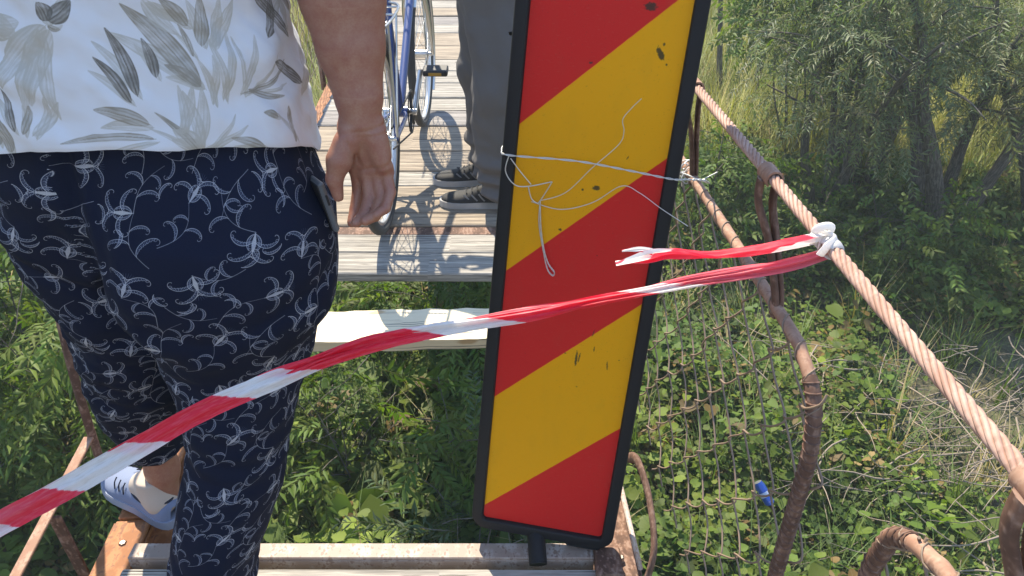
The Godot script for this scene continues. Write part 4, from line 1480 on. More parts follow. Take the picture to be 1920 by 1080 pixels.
func vine(cv: Canvas, soft: Canvas, a: Vector2, b: Vector2, bend: float, r: float) -> void:
	var pts := PackedVector2Array()
	var nrm := (b - a).orthogonal().normalized() * bend
	for k in 25:
		var s := k / 24.0
		pts.append(a.lerp(b, s) + nrm * sin(s * PI))
	cv.line(pts, r * 1.0, r * 0.6, 0.8)
	var l := a.distance_to(b)
	scroll(cv, pts[6], (pts[7] - pts[6]).angle() + 0.35 * signf(bend), l * 0.46, signf(bend), r * 0.9, soft)
	scroll(cv, pts[12], (pts[13] - pts[12]).angle() - 0.35 * signf(bend), l * 0.42, -signf(bend), r * 0.9, soft)
	scroll(cv, pts[17], (pts[18] - pts[17]).angle() + 0.4 * signf(bend), l * 0.34, signf(bend), r * 0.85, soft)

func palmette(cv: Canvas, soft: Canvas, p: Vector2, ang: float, s: float, r: float) -> void:
	var d := Vector2(cos(ang), sin(ang))
	var o := d.orthogonal()
	for k in 14:      # the bud: a thick spike with fins
		var f := k / 13.0
		cv.dot(p.x + d.x * s * 0.5 * f, p.y + d.y * s * 0.5 * f, s * 0.062 * (1.0 - absf(f - 0.65) * 1.35) + r * 0.4)
		if k % 2 == 0:
			var c := p + d * s * 0.45 * f
			var l := s * 0.10 * (0.3 + f)
			cv.line(PackedVector2Array([c - o * l + d * l * 0.5, c, c + o * l + d * l * 0.5]), r * 0.5, r * 0.5, 0.8)
	for h in [-1.0, 1.0]:
		scroll(cv, p + d * s * 0.40, ang - h * 0.15, s * 0.78, h, r, soft)
		scroll(cv, p + d * s * 0.22, ang + h * 0.55, s * 0.74, h, r, soft)
		scroll(cv, p + d * s * 0.05, ang + h * 1.3, s * 0.52, -h, r * 0.85, soft)
	for k in 9:       # rays and arcs beyond the bud
		var b := ang + (k - 4) * 0.22
		var e := Vector2(cos(b), sin(b))
		soft.line(PackedVector2Array([p + d * s * 0.55 + e * s * 0.22, p + d * s * 0.55 + e * s * 0.36]), r * 0.6, r * 0.35)
	for k in 4:
		var arc := PackedVector2Array()
		for j in 11:
			var b := ang + (j - 5) * 0.16
			arc.append(p + d * s * 0.45 + Vector2(cos(b), sin(b)) * s * (0.09 + 0.055 * k))
		soft.line(arc, r * 0.5, r * 0.5)
	cv.line(PackedVector2Array([p + d * s * 0.74 - o * s * 0.10, p + d * s * 0.68, p + d * s * 0.74 + o * s * 0.06, p + d * s * 0.70 + o * s * 0.12]), r * 1.4, r * 1.1)

func trouser_print() -> ImageTexture:
	var w := 720
	var cv := Canvas.new(w, w)
	var soft := Canvas.new(w, w)
	var r := 1.4
	var u := float(w)
	var buds := [[0.20, 0.08, 1.45], [0.55, 0.36, 0.05], [0.90, 0.66, 3.3], [0.80, 0.20, -1.2], [0.22, 0.66, -0.8], [0.58, 0.92, 2.0]]
	for q in buds:
		palmette(cv, soft, Vector2(q[0], q[1]) * u, q[2], 0.205 * u, r)
	vine(cv, soft, Vector2(0.26, 0.50) * u, Vector2(0.55, 0.36) * u, 0.07 * u, r)
	vine(cv, soft, Vector2(0.94, 0.44) * u, Vector2(0.80, 0.20) * u, -0.08 * u, r)
	vine(cv, soft, Vector2(0.90, 0.66) * u, Vector2(1.08, 0.42) * u, 0.06 * u, r)
	vine(cv, soft, Vector2(0.03, 0.88) * u, Vector2(0.22, 0.66) * u, -0.07 * u, r)
	vine(cv, soft, Vector2(0.58, 0.92) * u, Vector2(0.44, 0.62) * u, 0.07 * u, r)
	vine(cv, soft, Vector2(0.98, 1.0) * u, Vector2(0.90, 0.66) * u, 0.06 * u, r)
	vine(cv, soft, Vector2(0.48, 0.12) * u, Vector2(0.20, 0.08) * u, 0.05 * u, r)
	vine(cv, soft, Vector2(0.02, 0.28) * u, Vector2(0.28, 0.42) * u, -0.05 * u, r)
	vine(cv, soft, Vector2(0.66, 0.58) * u, Vector2(0.40, 0.80) * u, -0.05 * u, r)
	for q in [[0.70, 0.04, 2.0, 1.0, 0.12], [0.46, 0.10, 0.5, -1.0, 0.14], [0.68, 0.60, 0.3, 1.0, 0.13], [0.80, 0.86, -0.3, -1.0, 0.12], [0.04, 0.60, -1.9, 1.0, 0.11], [0.98, 0.18, 2.2, -1.0, 0.11], [0.08, 0.32, 0.9, -1.0, 0.12], [0.34, 0.30, -0.4, 1.0, 0.11]]:
		scroll(cv, Vector2(q[0], q[1]) * u, q[2], q[4] * u, q[3], r, soft)
	var navy := lin(0.0065, 0.0095, 0.024)
	var pale := lin(0.42, 0.45, 0.52)
	var cream := lin(0.62, 0.60, 0.55)
	return picture(w, w, func(x: int, y: int):
		var k: int = y * w + x
		var n := fbm(x * 0.35, y * 0.35, 3.0)
		var c := navy.lerp(lin(0.010, 0.0135, 0.030), 0.5 + n)
		c = c.lerp(lin(0.13, 0.16, 0.23), soft.a[k] * 0.75)
		return c.lerp(pale.lerp(cream, 0.5 + 0.5 * fbm(x * 0.012, y * 0.012, 8.0)), cv.a[k] * (0.80 + 0.25 * n)))

const LEAVES := [[0.133, 1.03, 0.067, 1.13, 0.0231, 1], [0.135, 1.1, 0.11, 1.133, 0.0136, 1], [0.144, 1.076, 0.153, 1.132, 0.0177, 1], [0.153, 1.074, 0.188, 1.123, 0.0163, 0], [0.063, 1.028, 0.044, 1.104, 0.0136, 2], [0.054, 1.02, 0.023, 1.073, 0.0109, 2], [0.088, 1.047, 0.082, 1.091, 0.0109, 2], [0.068, 0.994, 0.008, 1.013, 0.015, 1], [0.07, 0.977, -0.041, 0.974, 0.0082, 1], [0.142, 1.006, 0.152, 1.065, 0.0095, 0], [0.155, 1.009, 0.175, 1.09, 0.0109, 0], [0.174, 1.011, 0.199, 1.08, 0.0095, 0], [0.118, 0.951, 0.077, 1.008, 0.0068, 1], [0.118, 0.953, 0.172, 0.975, 0.0068, 0], [0.116, 0.958, 0.133, 1.03, 0.015, 0], [-0.023, 1.108, -0.103, 1.034, 0.0272, 0], [-0.033, 1.105, -0.077, 1.004, 0.0177, 0], [-0.092, 0.987, -0.109, 1.034, 0.0109, 2], [-0.082, 0.984, -0.07, 1.017, 0.0082, 1], [-0.07, 0.983, -0.031, 1.023, 0.0109, 0], [-0.018, 1.114, -0.027, 1.134, 0.0163, 2], [-0.017, 1.114, 0.011, 1.134, 0.0177, 2], [-0.02, 1.108, -0.006, 1.104, 0.0054, 1], [-0.109, 0.96, -0.122, 1.011, 0.0204, 1], [-0.127, 0.967, -0.128, 1.005, 0.0136, 1], [0.175, 1.012, 0.226, 1.038, 0.0054, 1], [0.182, 1.016, 0.214, 0.998, 0.0068, 1], [0.215, 0.935, 0.215, 0.984, 0.0082, 1], [0.119, 0.955, 0.092, 0.987, 0.0177, 0], [0.202, 0.978, 0.19, 0.986, 0.0082, 1], [0.1, 0.98, 0.124, 1.033, 0.0122, 0], [0.133, 1.065, 0.125, 1.103, 0.0054, 1], [0.092, 1.133, 0.124, 1.09, 0.015, 0], [-0.094, 1.112, -0.062, 1.099, 0.0272, 0], [0.183, 0.943, 0.153, 0.963, 0.0095, 1], [0.133, 1.03, 0.10, 1.06, 0.012, 1], [-0.14, 1.09, -0.19, 1.02, 0.02, 0], [-0.15, 0.97, -0.20, 1.03, 0.016, 2], [-0.16, 0.96, -0.13, 1.03, 0.014, 1]]

func blouse_print() -> ImageTexture:
	var w := 1024
	var h := 704
	var px := PackedColorArray()
	px.resize(w * h)
	var white := lin(0.70, 0.715, 0.745)
	for y in h:
		for x in w:
			var n := fbm(x * 0.01, y * 0.01, 2.0)
			px[y * w + x] = white.lerp(lin(0.66, 0.665, 0.68), clampf(0.4 + n, 0, 1))
	var list := LEAVES.duplicate()
	var r2 := RandomNumberGenerator.new()
	r2.seed = 12
	for k in 46:        # sprays higher up and round the sides
		var x := r2.randf_range(-0.34, 0.34)
		var y := r2.randf_range(1.10, 1.33) if absf(x) < 0.21 else r2.randf_range(0.93, 1.33)
		var a := r2.randf_range(0.4, 2.7)
		var l := r2.randf_range(0.04, 0.12)
		list.append([x, y, x + cos(a) * l, y + sin(a) * l, l * r2.randf_range(0.12, 0.24), r2.randi() % 3])
	for e in LEAVES:       # a paler frond behind each
		var dx: float = e[2] - e[0]
		var dy: float = e[3] - e[1]
		list.push_front([e[0] + 0.004, e[1] - 0.004, e[0] + dx * 0.9 - dy * 0.32 + 0.004, e[1] + dy * 0.9 + dx * 0.32, e[4] * 0.8, 0])
	for e in list:
		var f := func(xx: float) -> float: return asin(clampf(xx / 0.232, -1.0, 1.0)) * 0.225 if absf(xx) < 0.232 else xx
		var a := Vector2((f.call(e[0]) + 0.35) / 0.7 * w, (1.36 - e[1]) / 0.48 * h)
		var b := Vector2((f.call(e[2]) + 0.35) / 0.7 * w, (1.36 - e[3]) / 0.48 * h)
		var l := a.distance_to(b)
		var d := (b - a) / maxf(l, 0.001)
		var o := d.orthogonal()
		var wd: float = e[4] / 0.7 * w * 0.58
		var mn := Vector2(minf(a.x, b.x), minf(a.y, b.y)) - Vector2.ONE * (wd + 3)
		var mx := Vector2(maxf(a.x, b.x), maxf(a.y, b.y)) + Vector2.ONE * (wd + 3)
		var ink: Color = [lin(0.46, 0.44, 0.385), lin(0.28, 0.255, 0.205), lin(0.125, 0.112, 0.09)][e[5]]
		for y in range(maxi(0, int(mn.y)), mini(h, int(mx.y))):
			for x in range(int(mn.x), int(mx.x)):
				var q := Vector2(x, y) - a
				var t := q.dot(d) / l
				if t < -0.02 or t > 1.0:
					continue
				var c := q.dot(o) + l * 0.05 * sin(t * PI)
				var hw := wd * pow(sin(pow(clampf(t, 0, 1), 0.75) * PI), 0.8) + 0.6
				var s := absf(c) / hw
				if s > 1.2:
					continue
				var cov := clampf((1.0 - s) * hw + 0.5, 0.0, 1.0)
				var streak := 0.5 + 0.5 * sin(c * 1.05 + 2.0 * fbm(x * 0.02, y * 0.02, 6.0) + t * 5.0)
				var wash := 0.40 + 0.40 * fbm(x * 0.018, y * 0.03, 5.0) + 0.28 * streak + 0.30 * smoothstep(0.7, 0.98, s) + 0.25 * clampf(-c / hw, 0.0, 1.0)
				if absf(c - 0.3) < 0.9:
					wash += 0.35
				var k := y * w + posmod(x, w)
				px[k] = px[k].lerp(ink, clampf(wash, 0.0, 1.0) * cov)
	return picture(w, h, func(x: int, y: int): return px[y * w + x])

# ------------------------------------------------------------------ the woman
const PEL := [[0.98, -0.447, 0.208, -1.12, 0.142], [0.90, -0.447, 0.222, -1.12, 0.155], [0.84, -0.452, 0.240, -1.115, 0.164], [0.78, -0.458, 0.246, -1.11, 0.170], [0.72, -0.462, 0.242, -1.11, 0.166], [0.64, -0.46, 0.235, -1.11, 0.150]]
const RLEG := [[0.80, -0.362, 0.148, -1.10, 0.155], [0.72, -0.362, 0.144, -1.095, 0.152], [0.675, -0.364, 0.139, -1.09, 0.148], [0.637, -0.372, 0.126, -1.09, 0.138], [0.572, -0.377, 0.119, -1.085, 0.126], [0.505, -0.385, 0.104, -1.075, 0.114], [0.42, -0.400, 0.091, -1.065, 0.102], [0.35, -0.415, 0.088, -1.055, 0.096], [0.26, -0.446, 0.085, -1.045, 0.092], [0.177, -0.476, 0.081, -1.035, 0.088], [0.05, -0.50, 0.077, -1.03, 0.084]]
const LLEG := [[0.80, -0.60, 0.108, -1.16, 0.125], [0.72, -0.590, 0.112, -1.165, 0.125], [0.66, -0.575, 0.112, -1.172, 0.122], [0.566, -0.573, 0.110, -1.19, 0.122], [0.485, -0.592, 0.106, -1.215, 0.112], [0.379, -0.625, 0.098, -1.25, 0.103], [0.27, -0.657, 0.079, -1.30, 0.090], [0.17, -0.672, 0.066, -1.335, 0.080]]
const MIDS := [[0.72, -0.530], [0.60, -0.505], [0.50, -0.500], [0.40, -0.515], [0.26, -0.555], [0.10, -0.60]]

func oval(p: Vector3, rows: Array) -> float:
	var cx := table(rows, p.y, 1)
	var rx := table(rows, p.y, 2)
	var cz := table(rows, p.y, 3)
	var rz := table(rows, p.y, 4)
	var q := Vector2((p.x - cx) / rx, (p.z - cz) / rz).length()
	return (q - 1.0) * minf(rx, rz)

func smin(a: float, b: float, k: float) -> float:
	var q := maxf(k - absf(a - b), 0.0) / k
	return minf(a, b) - q * q * k * 0.25

func blob(p: Vector3, c: Vector3, r: Vector3) -> float:
	return (((p - c) / r).length() - 1.0) * minf(r.x, minf(r.y, r.z))

func trouser_field(p: Vector3) -> float:
	var y := p.y
	var d := 1.0
	var right := 1.0
	var left := 1.0
	if y < 0.86:
		right = maxf(oval(p, RLEG), maxf(0.052 - y, (y - 0.80) * 0.7))
		left = maxf(oval(p, LLEG), maxf(0.172 - y + (p.x + 0.66) * 0.15, (y - 0.80) * 0.7))
		d = smin(right, left, 0.010 + 0.02 * smoothstep(0.6, 0.75, y))
	if y > 0.60:
		var tilt := maxf(0.0, -0.46 - p.x) * smoothstep(0.90, 0.76, y)
		var pel := maxf(oval(p + Vector3(-0.32 * tilt, 0, 0.95 * tilt), PEL), (0.68 + 1.0 * tilt - y) * 0.75)
		pel = smin(pel, blob(p, Vector3(-0.365, 0.765, -1.015), Vector3(0.140, 0.135, 0.082)), 0.06)
		pel = smin(pel, blob(p, Vector3(-0.580, 0.835, -1.09), Vector3(0.075, 0.085, 0.074)), 0.05)
		d = smin(d, pel, 0.05)
	if absf(d) > 0.05:
		return d
	# the seam between the halves, and folds in the cloth
	var back := smoothstep(-1.12, -1.0, p.z)
	var seam := -0.528 + 0.02 * sin(y * 9.0)
	d += 0.016 * exp(-pow((p.x - seam) / 0.014, 2.0)) * back * smoothstep(0.66, 0.74, y)
	d += 0.006 * exp(-pow((p.x - seam - 0.035) / 0.008, 2.0)) * back * smoothstep(0.74, 0.82, y)
	# a fold under the right seat cheek that runs down to the inside of the leg
	var fx := p.x + 0.50
	d += 0.010 * exp(-pow((y - (0.70 + 0.55 * (-0.03 - fx))) / 0.012, 2.0)) * smoothstep(0.10, -0.01, fx) * back
	# wrinkles of the left leg
	var lw := smoothstep(0.03, -0.03, p.x - table(MIDS, y, 1)) * smoothstep(0.72, 0.62, y) * smoothstep(0.36, 0.46, y)
	var wr := fbm((p.x + 0.6) * 2.4 - y * 1.5, y * 9.0 + (p.x + 0.6) * 5.0, p.z * 2.0)
	d += 0.016 * lw * (absf(wr) - 0.18) + 0.006 * lw * fbm(p.x * 6.0, y * 17.0 - p.x * 9.0, p.z * 3.0)
	var rk := smoothstep(-0.02, 0.02, p.x - table(MIDS, y, 1)) * exp(-pow((y - 0.43) / 0.085, 2.0))
	d += 0.0022 * rk * sin((y + 0.25 * sin((p.x + 0.40) * 10.0) * 0.12) * TAU / 0.047 + 2.0 * fbm(p.x * 4.0, y * 4.0, 1.0))
	var hem := smoothstep(0.26, 0.10, y)
	d += 0.003 * hem * sin((y + p.x * 0.6 + 0.04 * fbm(p.x * 4.0, y * 4.0, p.z * 4.0)) * TAU / 0.06)
	d += 0.0075 * fbm(p.x * 3.0, y * 2.2, p.z * 3.0) + 0.003 * fbm(p.x * 9.0, y * 6.0, p.z * 9.0)
	var lo := smoothstep(0.74, 0.66, y)
	d += 0.014 * lo * (absf(fbm(p.x * 3.0 + y * 1.3, y * 3.6 - p.x * 2.5, p.z * 2.5)) - 0.14)
	d += 0.0055 * exp(-pow((y - 0.685 - 0.35 * absf(p.x + 0.37)) / 0.016, 2.0)) * smoothstep(-0.50, -0.46, p.x) * back
	# the pocket's edge on the right hip
	d += 0.005 * exp(-pow((y - 0.655 - 0.15 * (p.x + 0.22)) / 0.010, 2.0)) * smoothstep(-0.30, -0.22, p.x)
	return d

func build_woman() -> void:
	var base := Vector3(-0.60, 0, -1.15)
	var t := thing("person", "person in white leaf print blouse and navy scroll print trousers stepping across the gap", "person", base)
	# --- body: one surface, the visible forearm, hand and ankle on finer grids
	var b := Field.new(Vector3(-0.98, -0.02, -1.52), Vector3(-0.02, 1.66, -0.92), 0.015)
	var pelvis := Vector3(-0.452, 0.86, -1.12)
	var chest := Vector3(-0.455, 1.22, -1.14)
	var neck := Vector3(-0.45, 1.37, -1.15)
	b.bone(pelvis, chest, 0.115, 0.105, 0.06)
	b.bone(pelvis + Vector3(-0.10, -0.06, 0), pelvis + Vector3(0.10, -0.06, 0), 0.09, 0.09, 0.06)
	b.bone(chest + Vector3(-0.155, 0.095, 0), chest + Vector3(0.155, 0.095, 0), 0.048, 0.048, 0.06)
	b.bone(chest, neck, 0.07, 0.046, 0.04)
	b.bone(neck, neck + Vector3(0, 0.06, -0.012), 0.046, 0.046, 0.03)
	head(b, neck + Vector3(-0.005, 0.135, -0.03), Vector3(-0.15, -0.1, -1.0).normalized(), 0.92)
	b.bone(Vector3(-0.53, 0.80, -1.13), Vector3(-0.585, 0.46, -1.22), 0.075, 0.05, 0.04)
	b.bone(Vector3(-0.585, 0.46, -1.22), Vector3(-0.674, 0.17, -1.33), 0.048, 0.032, 0.03)
	b.bone(Vector3(-0.36, 0.80, -1.10), Vector3(-0.395, 0.46, -1.07), 0.085, 0.05, 0.04)
	b.bone(Vector3(-0.395, 0.46, -1.07), Vector3(-0.497, 0.09, -1.03), 0.05, 0.033, 0.03)
	b.bone(Vector3(-0.497, 0.09, -1.03), Vector3(-0.525, 0.035, -1.10), 0.034, 0.026, 0.03)
	b.bone(Vector3(-0.290, 1.315, -1.13), Vector3(-0.165, 1.145, -1.105), 0.058, 0.055, 0.04)
	b.bone(Vector3(-0.62, 1.315, -1.13), Vector3(-0.745, 1.10, -1.16), 0.058, 0.050, 0.04)
	b.bone(Vector3(-0.745, 1.10, -1.16), Vector3(-0.80, 0.93, -1.24), 0.046, 0.029, 0.03)
	var bm := MB.new()
	b.nets(bm)
	var lf := Field.new(Vector3(-0.95, 0.72, -1.42), Vector3(-0.70, 0.99, -1.14), 0.006)
	lf.bone(Vector3(-0.785, 0.97, -1.222), Vector3(-0.80, 0.93, -1.24), 0.031, 0.026, 0.02)
	fingers(lf, Vector3(-0.80, 0.93, -1.24), Vector3(-0.2, -0.93, -0.3).normalized(), Vector3(0.25, -0.35, -0.9).normalized(), Vector3(0.9, -0.1, 0.3).normalized(), 0.5)
	lf.nets(bm)
	var an := Field.new(Vector3(-0.79, -0.03, -1.48), Vector3(-0.62, 0.25, -1.26), 0.006)
	an.bone(Vector3(-0.670, 0.21, -1.325), Vector3(-0.682, 0.10, -1.340), 0.037, 0.031, 0.02)
	an.bone(Vector3(-0.682, 0.10, -1.340), Vector3(-0.688, 0.02, -1.338), 0.031, 0.028, 0.02)
	an.bone(Vector3(-0.682, 0.09, -1.340), Vector3(-0.745, 0.01, -1.42), 0.030, 0.024, 0.02)
	an.nets(bm)
	# right forearm and hand
	var h := Field.new(Vector3(-0.232, 0.795, -1.17), Vector3(-0.080, 1.172, -0.985), 0.0034)
	h.bone(Vector3(-0.162, 1.165, -1.105), Vector3(-0.156, 1.113, -1.095), 0.0560, 0.0555, 0.006)
	h.bone(Vector3(-0.156, 1.113, -1.095), Vector3(-0.150, 1.053, -1.080), 0.0555, 0.0450, 0.006)
	h.bone(Vector3(-0.150, 1.053, -1.080), Vector3(-0.1435, 0.992, -1.062), 0.0450, 0.0318, 0.006)
	h.bone(Vector3(-0.1435, 0.992, -1.062), Vector3(-0.1425, 0.957, -1.052), 0.0318, 0.0255, 0.006)
	var w := Vector3(-0.1425, 0.955, -1.054)
	var mcp := [Vector3(-0.1560, 0.892, -1.058), Vector3(-0.1420, 0.886, -1.052), Vector3(-0.1275, 0.885, -1.049), Vector3(-0.1145, 0.891, -1.046)]
	for k in 4:
		h.bone(w + Vector3((k - 1.5) * 0.009, 0, 0), mcp[k], 0.0190, 0.0120, 0.006)
	h.bone(Vector3(-0.128, 0.945, -1.046), Vector3(-0.1165, 0.905, -1.038), 0.017, 0.0125, 0.006)     # ball of the little finger
	h.bone(Vector3(-0.158, 0.945, -1.043), Vector3(-0.174, 0.914, -1.033), 0.019, 0.0175, 0.006)      # ball of the thumb
	h.bone(Vector3(-0.174, 0.914, -1.033), Vector3(-0.1830, 0.889, -1.029), 0.0165, 0.0118, 0.006)
	h.bone(Vector3(-0.1830, 0.889, -1.029), Vector3(-0.1800, 0.864, -1.026), 0.0118, 0.0078, 0.004)
	var fg := [
		[Vector3(-0.1560, 0.861, -1.056), Vector3(-0.1610, 0.838, -1.043), Vector3(-0.1660, 0.823, -1.028)],
		[Vector3(-0.1390, 0.857, -1.036), Vector3(-0.1460, 0.840, -1.014), Vector3(-0.1560, 0.836, -1.000)],
		[Vector3(-0.1215, 0.858, -1.030), Vector3(-0.1300, 0.843, -1.007), Vector3(-0.1425, 0.841, -0.995)],
		[Vector3(-0.1085, 0.868, -1.028), Vector3(-0.1150, 0.853, -1.008), Vector3(-0.1270, 0.848, -0.998)]]
	for k in 4:
		var rr: float = [0.0088, 0.0090, 0.0088, 0.0080][k]
		h.bone(mcp[k], fg[k][0], rr + 0.0012, rr, 0.0035)
		h.bone(fg[k][0], fg[k][1], rr, rr - 0.0006, 0.0022)
		h.bone(fg[k][1], fg[k][2], rr - 0.0006, rr - 0.0018, 0.0022)
	for z in h.nz:       # creases of the wrist and palm
		for y in h.ny:
			for x in h.nx:
				var k := (z * h.ny + y) * h.nx + x
				if absf(h.f[k]) < 0.008:
					var p := h.lo + Vector3(x, y, z) * h.cell
					if p.z > -1.06:
						var e := 0.0
						e += exp(-pow((p.y - 0.9545 - 0.10 * (p.x + 0.142)) / 0.0028, 2.0)) * 0.0022
						e += exp(-pow((p.y - 0.9475) / 0.0024, 2.0)) * 0.0014 * smoothstep(-0.17, -0.15, p.x)
						e += exp(-pow((p.x + 0.1570 + 0.35 * (p.y - 0.93)) / 0.0030, 2.0)) * 0.0032 * smoothstep(0.895, 0.905, p.y) * smoothstep(0.950, 0.940, p.y)
						e += exp(-pow((p.y - 0.899 - 0.25 * (p.x + 0.137)) / 0.0032, 2.0)) * 0.0026 * smoothstep(-0.160, -0.150, p.x)
						h.f[k] += e
	h.nets(bm)
	part(t, "body", bm, M.skin)
	# nails of the thumb and index finger
	# --- hair
	var hf := Field.new(neck + Vector3(-0.14, -0.02, -0.15), neck + Vector3(0.14, 0.30, 0.12), 0.012)
	hf.bone(neck + Vector3(-0.005, 0.165, -0.01), neck + Vector3(-0.005, 0.17, -0.035), 0.086, 0.082, 0.03)
	hf.bone(neck + Vector3(0, 0.14, 0.02), neck + Vector3(0, 0.04, 0.035), 0.075, 0.045, 0.04)
	var hm := MB.new()
	hf.nets(hm)
	part(t, "hair", hm, M.hair)
	print("woman body ", Time.get_ticks_msec())

	# --- trousers
	var tf := Field.new(Vector3(-0.75, 0.035, -1.42), Vector3(-0.17, 0.985, -0.88), 0.0088)
	tf.fill(trouser_field)
	var raw := MB.new()
	tf.nets(raw)
	var tm := MB.new()
	for k in range(0, raw.i.size(), 3):
		var mid := (raw.v[raw.i[k]] + raw.v[raw.i[k + 1]] + raw.v[raw.i[k + 2]]) / 3.0
		var rightside := mid.x > table(MIDS, mid.y, 1)
		var rows := RLEG if rightside else LLEG
		var th0 := 0.0
		var f0 := tm.v.size()
		for j in 3:
			var p := raw.v[raw.i[k + j]]
			var cx := table(rows, p.y, 1)
			var cz := table(rows, p.y, 3)
			var rr := (table(rows, p.y, 2) + table(rows, p.y, 4)) * 0.5
			var th := atan2(p.x - cx, p.z - cz)
			if j == 0:
				th0 = th
			elif th - th0 > PI:
				th -= TAU
			elif th - th0 < -PI:
				th += TAU
			tm.add(p, raw.n[raw.i[k + j]], Vector2((th * rr + (0.04 if rightside else 0.135)) / 0.205, (-p.y + 0.02 * th) / 0.205))
		tm.tri(f0, f0 + 1, f0 + 2)
	var cm := mat(Color.WHITE, 0.82)
	cm.albedo_texture = trouser_print()
	cm.metallic_specular = 0.22
	part(t, "trousers", tm, cm, "navy trousers with white scroll print")
	print("trousers ", Time.get_ticks_msec())

	# --- blouse
	var rows := [[1.385, -0.45, 0.075, -1.15, 0.062], [1.35, -0.45, 0.135, -1.145, 0.085], [1.31, -0.453, 0.185, -1.14, 0.115], [1.26, -0.456, 0.205, -1.135, 0.135], [1.18, -0.459, 0.216, -1.13, 0.145], [1.11, -0.459, 0.221, -1.125, 0.148], [1.05, -0.456, 0.227, -1.12, 0.154], [1.00, -0.453, 0.2295, -1.12, 0.163], [0.95, -0.450, 0.2325, -1.12, 0.175], [0.90, -0.448, 0.236, -1.12, 0.180], [0.85, -0.448, 0.240, -1.12, 0.185]]
	var bl := MB.new()
	var nth := 120
	var nv := 66
	for j in nv + 4:
		for k in nth + 1:
			var th := TAU * k / nth - PI
			var bot := 0.896 + 0.069 * pow(maxf(cos(th), 0.0), 0.8) - 0.010 * maxf(-cos(th), 0.0)
			var s := minf(j / float(nv), 1.0)
			var y := lerpf(1.385, bot, s)
			var near_hem := smoothstep(0.10, 0.0, y - bot)
			var fold := 0.0070 * fbm(sin(th) * 2.2, y * 5.0, cos(th) * 2.2) + 0.0050 * sin(th * 7.0 + 6.0 * fbm(y * 3.0, th, 2.0)) * near_hem * 0.6
			var lft := smoothstep(0.1, -0.7, th)
			fold += 0.0055 * lft * sin((y + 0.030 * th + 0.02 * fbm(th * 1.5, y * 4.0, 8.0)) * TAU / 0.060) * smoothstep(0.94, 0.98, y) * smoothstep(1.2, 1.1, y)
			fold += 0.0035 * sin((y + 0.05 * sin(th * 2.0)) * TAU / 0.085 + 2.0) * smoothstep(0.96, 1.0, y) * smoothstep(0.2, 0.9, th)
			fold += 0.010 * (0.25 - absf(fbm(th * 2.2 + y * 3.0, y * 9.0 + th * 2.0, 4.0))) * smoothstep(0.0, 0.05, y - bot) + 0.003 * fbm(th * 7.0, y * 22.0, 9.0)
			var inn := 0.0 if j <= nv else -0.0025 * (j - nv)
			var up := 0.0 if j <= nv + 1 else 0.004 * (j - nv - 1)
			var rx := table(rows, y, 2) + fold + inn
			var rz := table(rows, y, 4) + fold + inn
			var drop := 0.006 * fbm(th * 2.0, 3.0) * smoothstep(0.3, 0.0, y - bot) * 0.5
			bl.add(Vector3(table(rows, y, 1) + rx * sin(th), y + up + drop, table(rows, y, 3) + rz * cos(th)), Vector3(sin(th) / rx, 0, cos(th) / rz).normalized(), Vector2((0.225 * th + 0.35) / 0.70, (1.36 - y) / 0.48))
	for j in nv + 4:
		for k in nth + 1:
			var c := j * (nth + 1) + k
			var k1 := c + 1 if k < nth else c + 1 - nth
			var k0 := c - 1 if k > 0 else c - 1 + nth
			var du := bl.v[k1] - bl.v[k0]
			var dv := bl.v[mini(j + 1, nv + 3) * (nth + 1) + k] - bl.v[maxi(j - 1, 0) * (nth + 1) + k]
			var nn := du.cross(dv)
			if nn.length() > 1e-9:
				bl.n[c] = nn.normalized() * (1.0 if nn.dot(bl.n[c]) > 0 else -1.0)
	for j in nv + 3:
		for k in nth:
			var c := j * (nth + 1) + k
			bl.quad(c, c + 1, c + nth + 2, c + nth + 1)
	var bmz := mat(Color.WHITE, 0.62)
	bmz.albedo_texture = blouse_print()
	bmz.rim_enabled = true
	bmz.rim = 0.3
	bmz.backlight_enabled = true
	bmz.backlight = lin(0.22, 0.22, 0.22)
	var blouse := part(t, "blouse", bl, bmz, "white blouse with grey leaf print")
	for s in [-1.0, 1.0]:
		var sl := MB.new()
		var pa := [Vector3(-0.453 + s * 0.13, 1.335, -1.135), Vector3(-0.453 + s * 0.185, 1.30, -1.13), Vector3(-0.453 + s * 0.235, 1.245, -1.122), Vector3(-0.453 + s * 0.268, 1.185, -1.115)]
		tube(sl, smooth_path(pa, 5), [0.06, 0.066, 0.070, 0.072, 0.074, 0.075, 0.075, 0.075, 0.075, 0.075, 0.076, 0.076, 0.077, 0.078, 0.079, 0.080], 20, false)
		for k in sl.t.size():
			sl.t[k] = sl.t[k] * 1.4
		part(blouse, "sleeve", sl, bmz)

	# --- shoes and sock
	var wsh := [[0.0, 0.012, 0.050, 0.6], [0.015, 0.022, 0.060, 0.6], [0.05, 0.0295, 0.064, 0.6], [0.12, 0.0335, 0.058, 0.5], [0.22, 0.0345, 0.050, 0.4], [0.32, 0.0345, 0.048, 0.4], [0.42, 0.0355, 0.052, 0.5], [0.50, 0.0385, 0.062, 0.8], [0.58, 0.0415, 0.060, 0.8], [0.68, 0.0445, 0.052, 0.7], [0.78, 0.0445, 0.045, 0.62], [0.88, 0.039, 0.040, 0.6], [0.95, 0.029, 0.036, 0.6], [0.99, 0.017, 0.031, 0.6], [1.0, 0.008, 0.026, 0.6]]
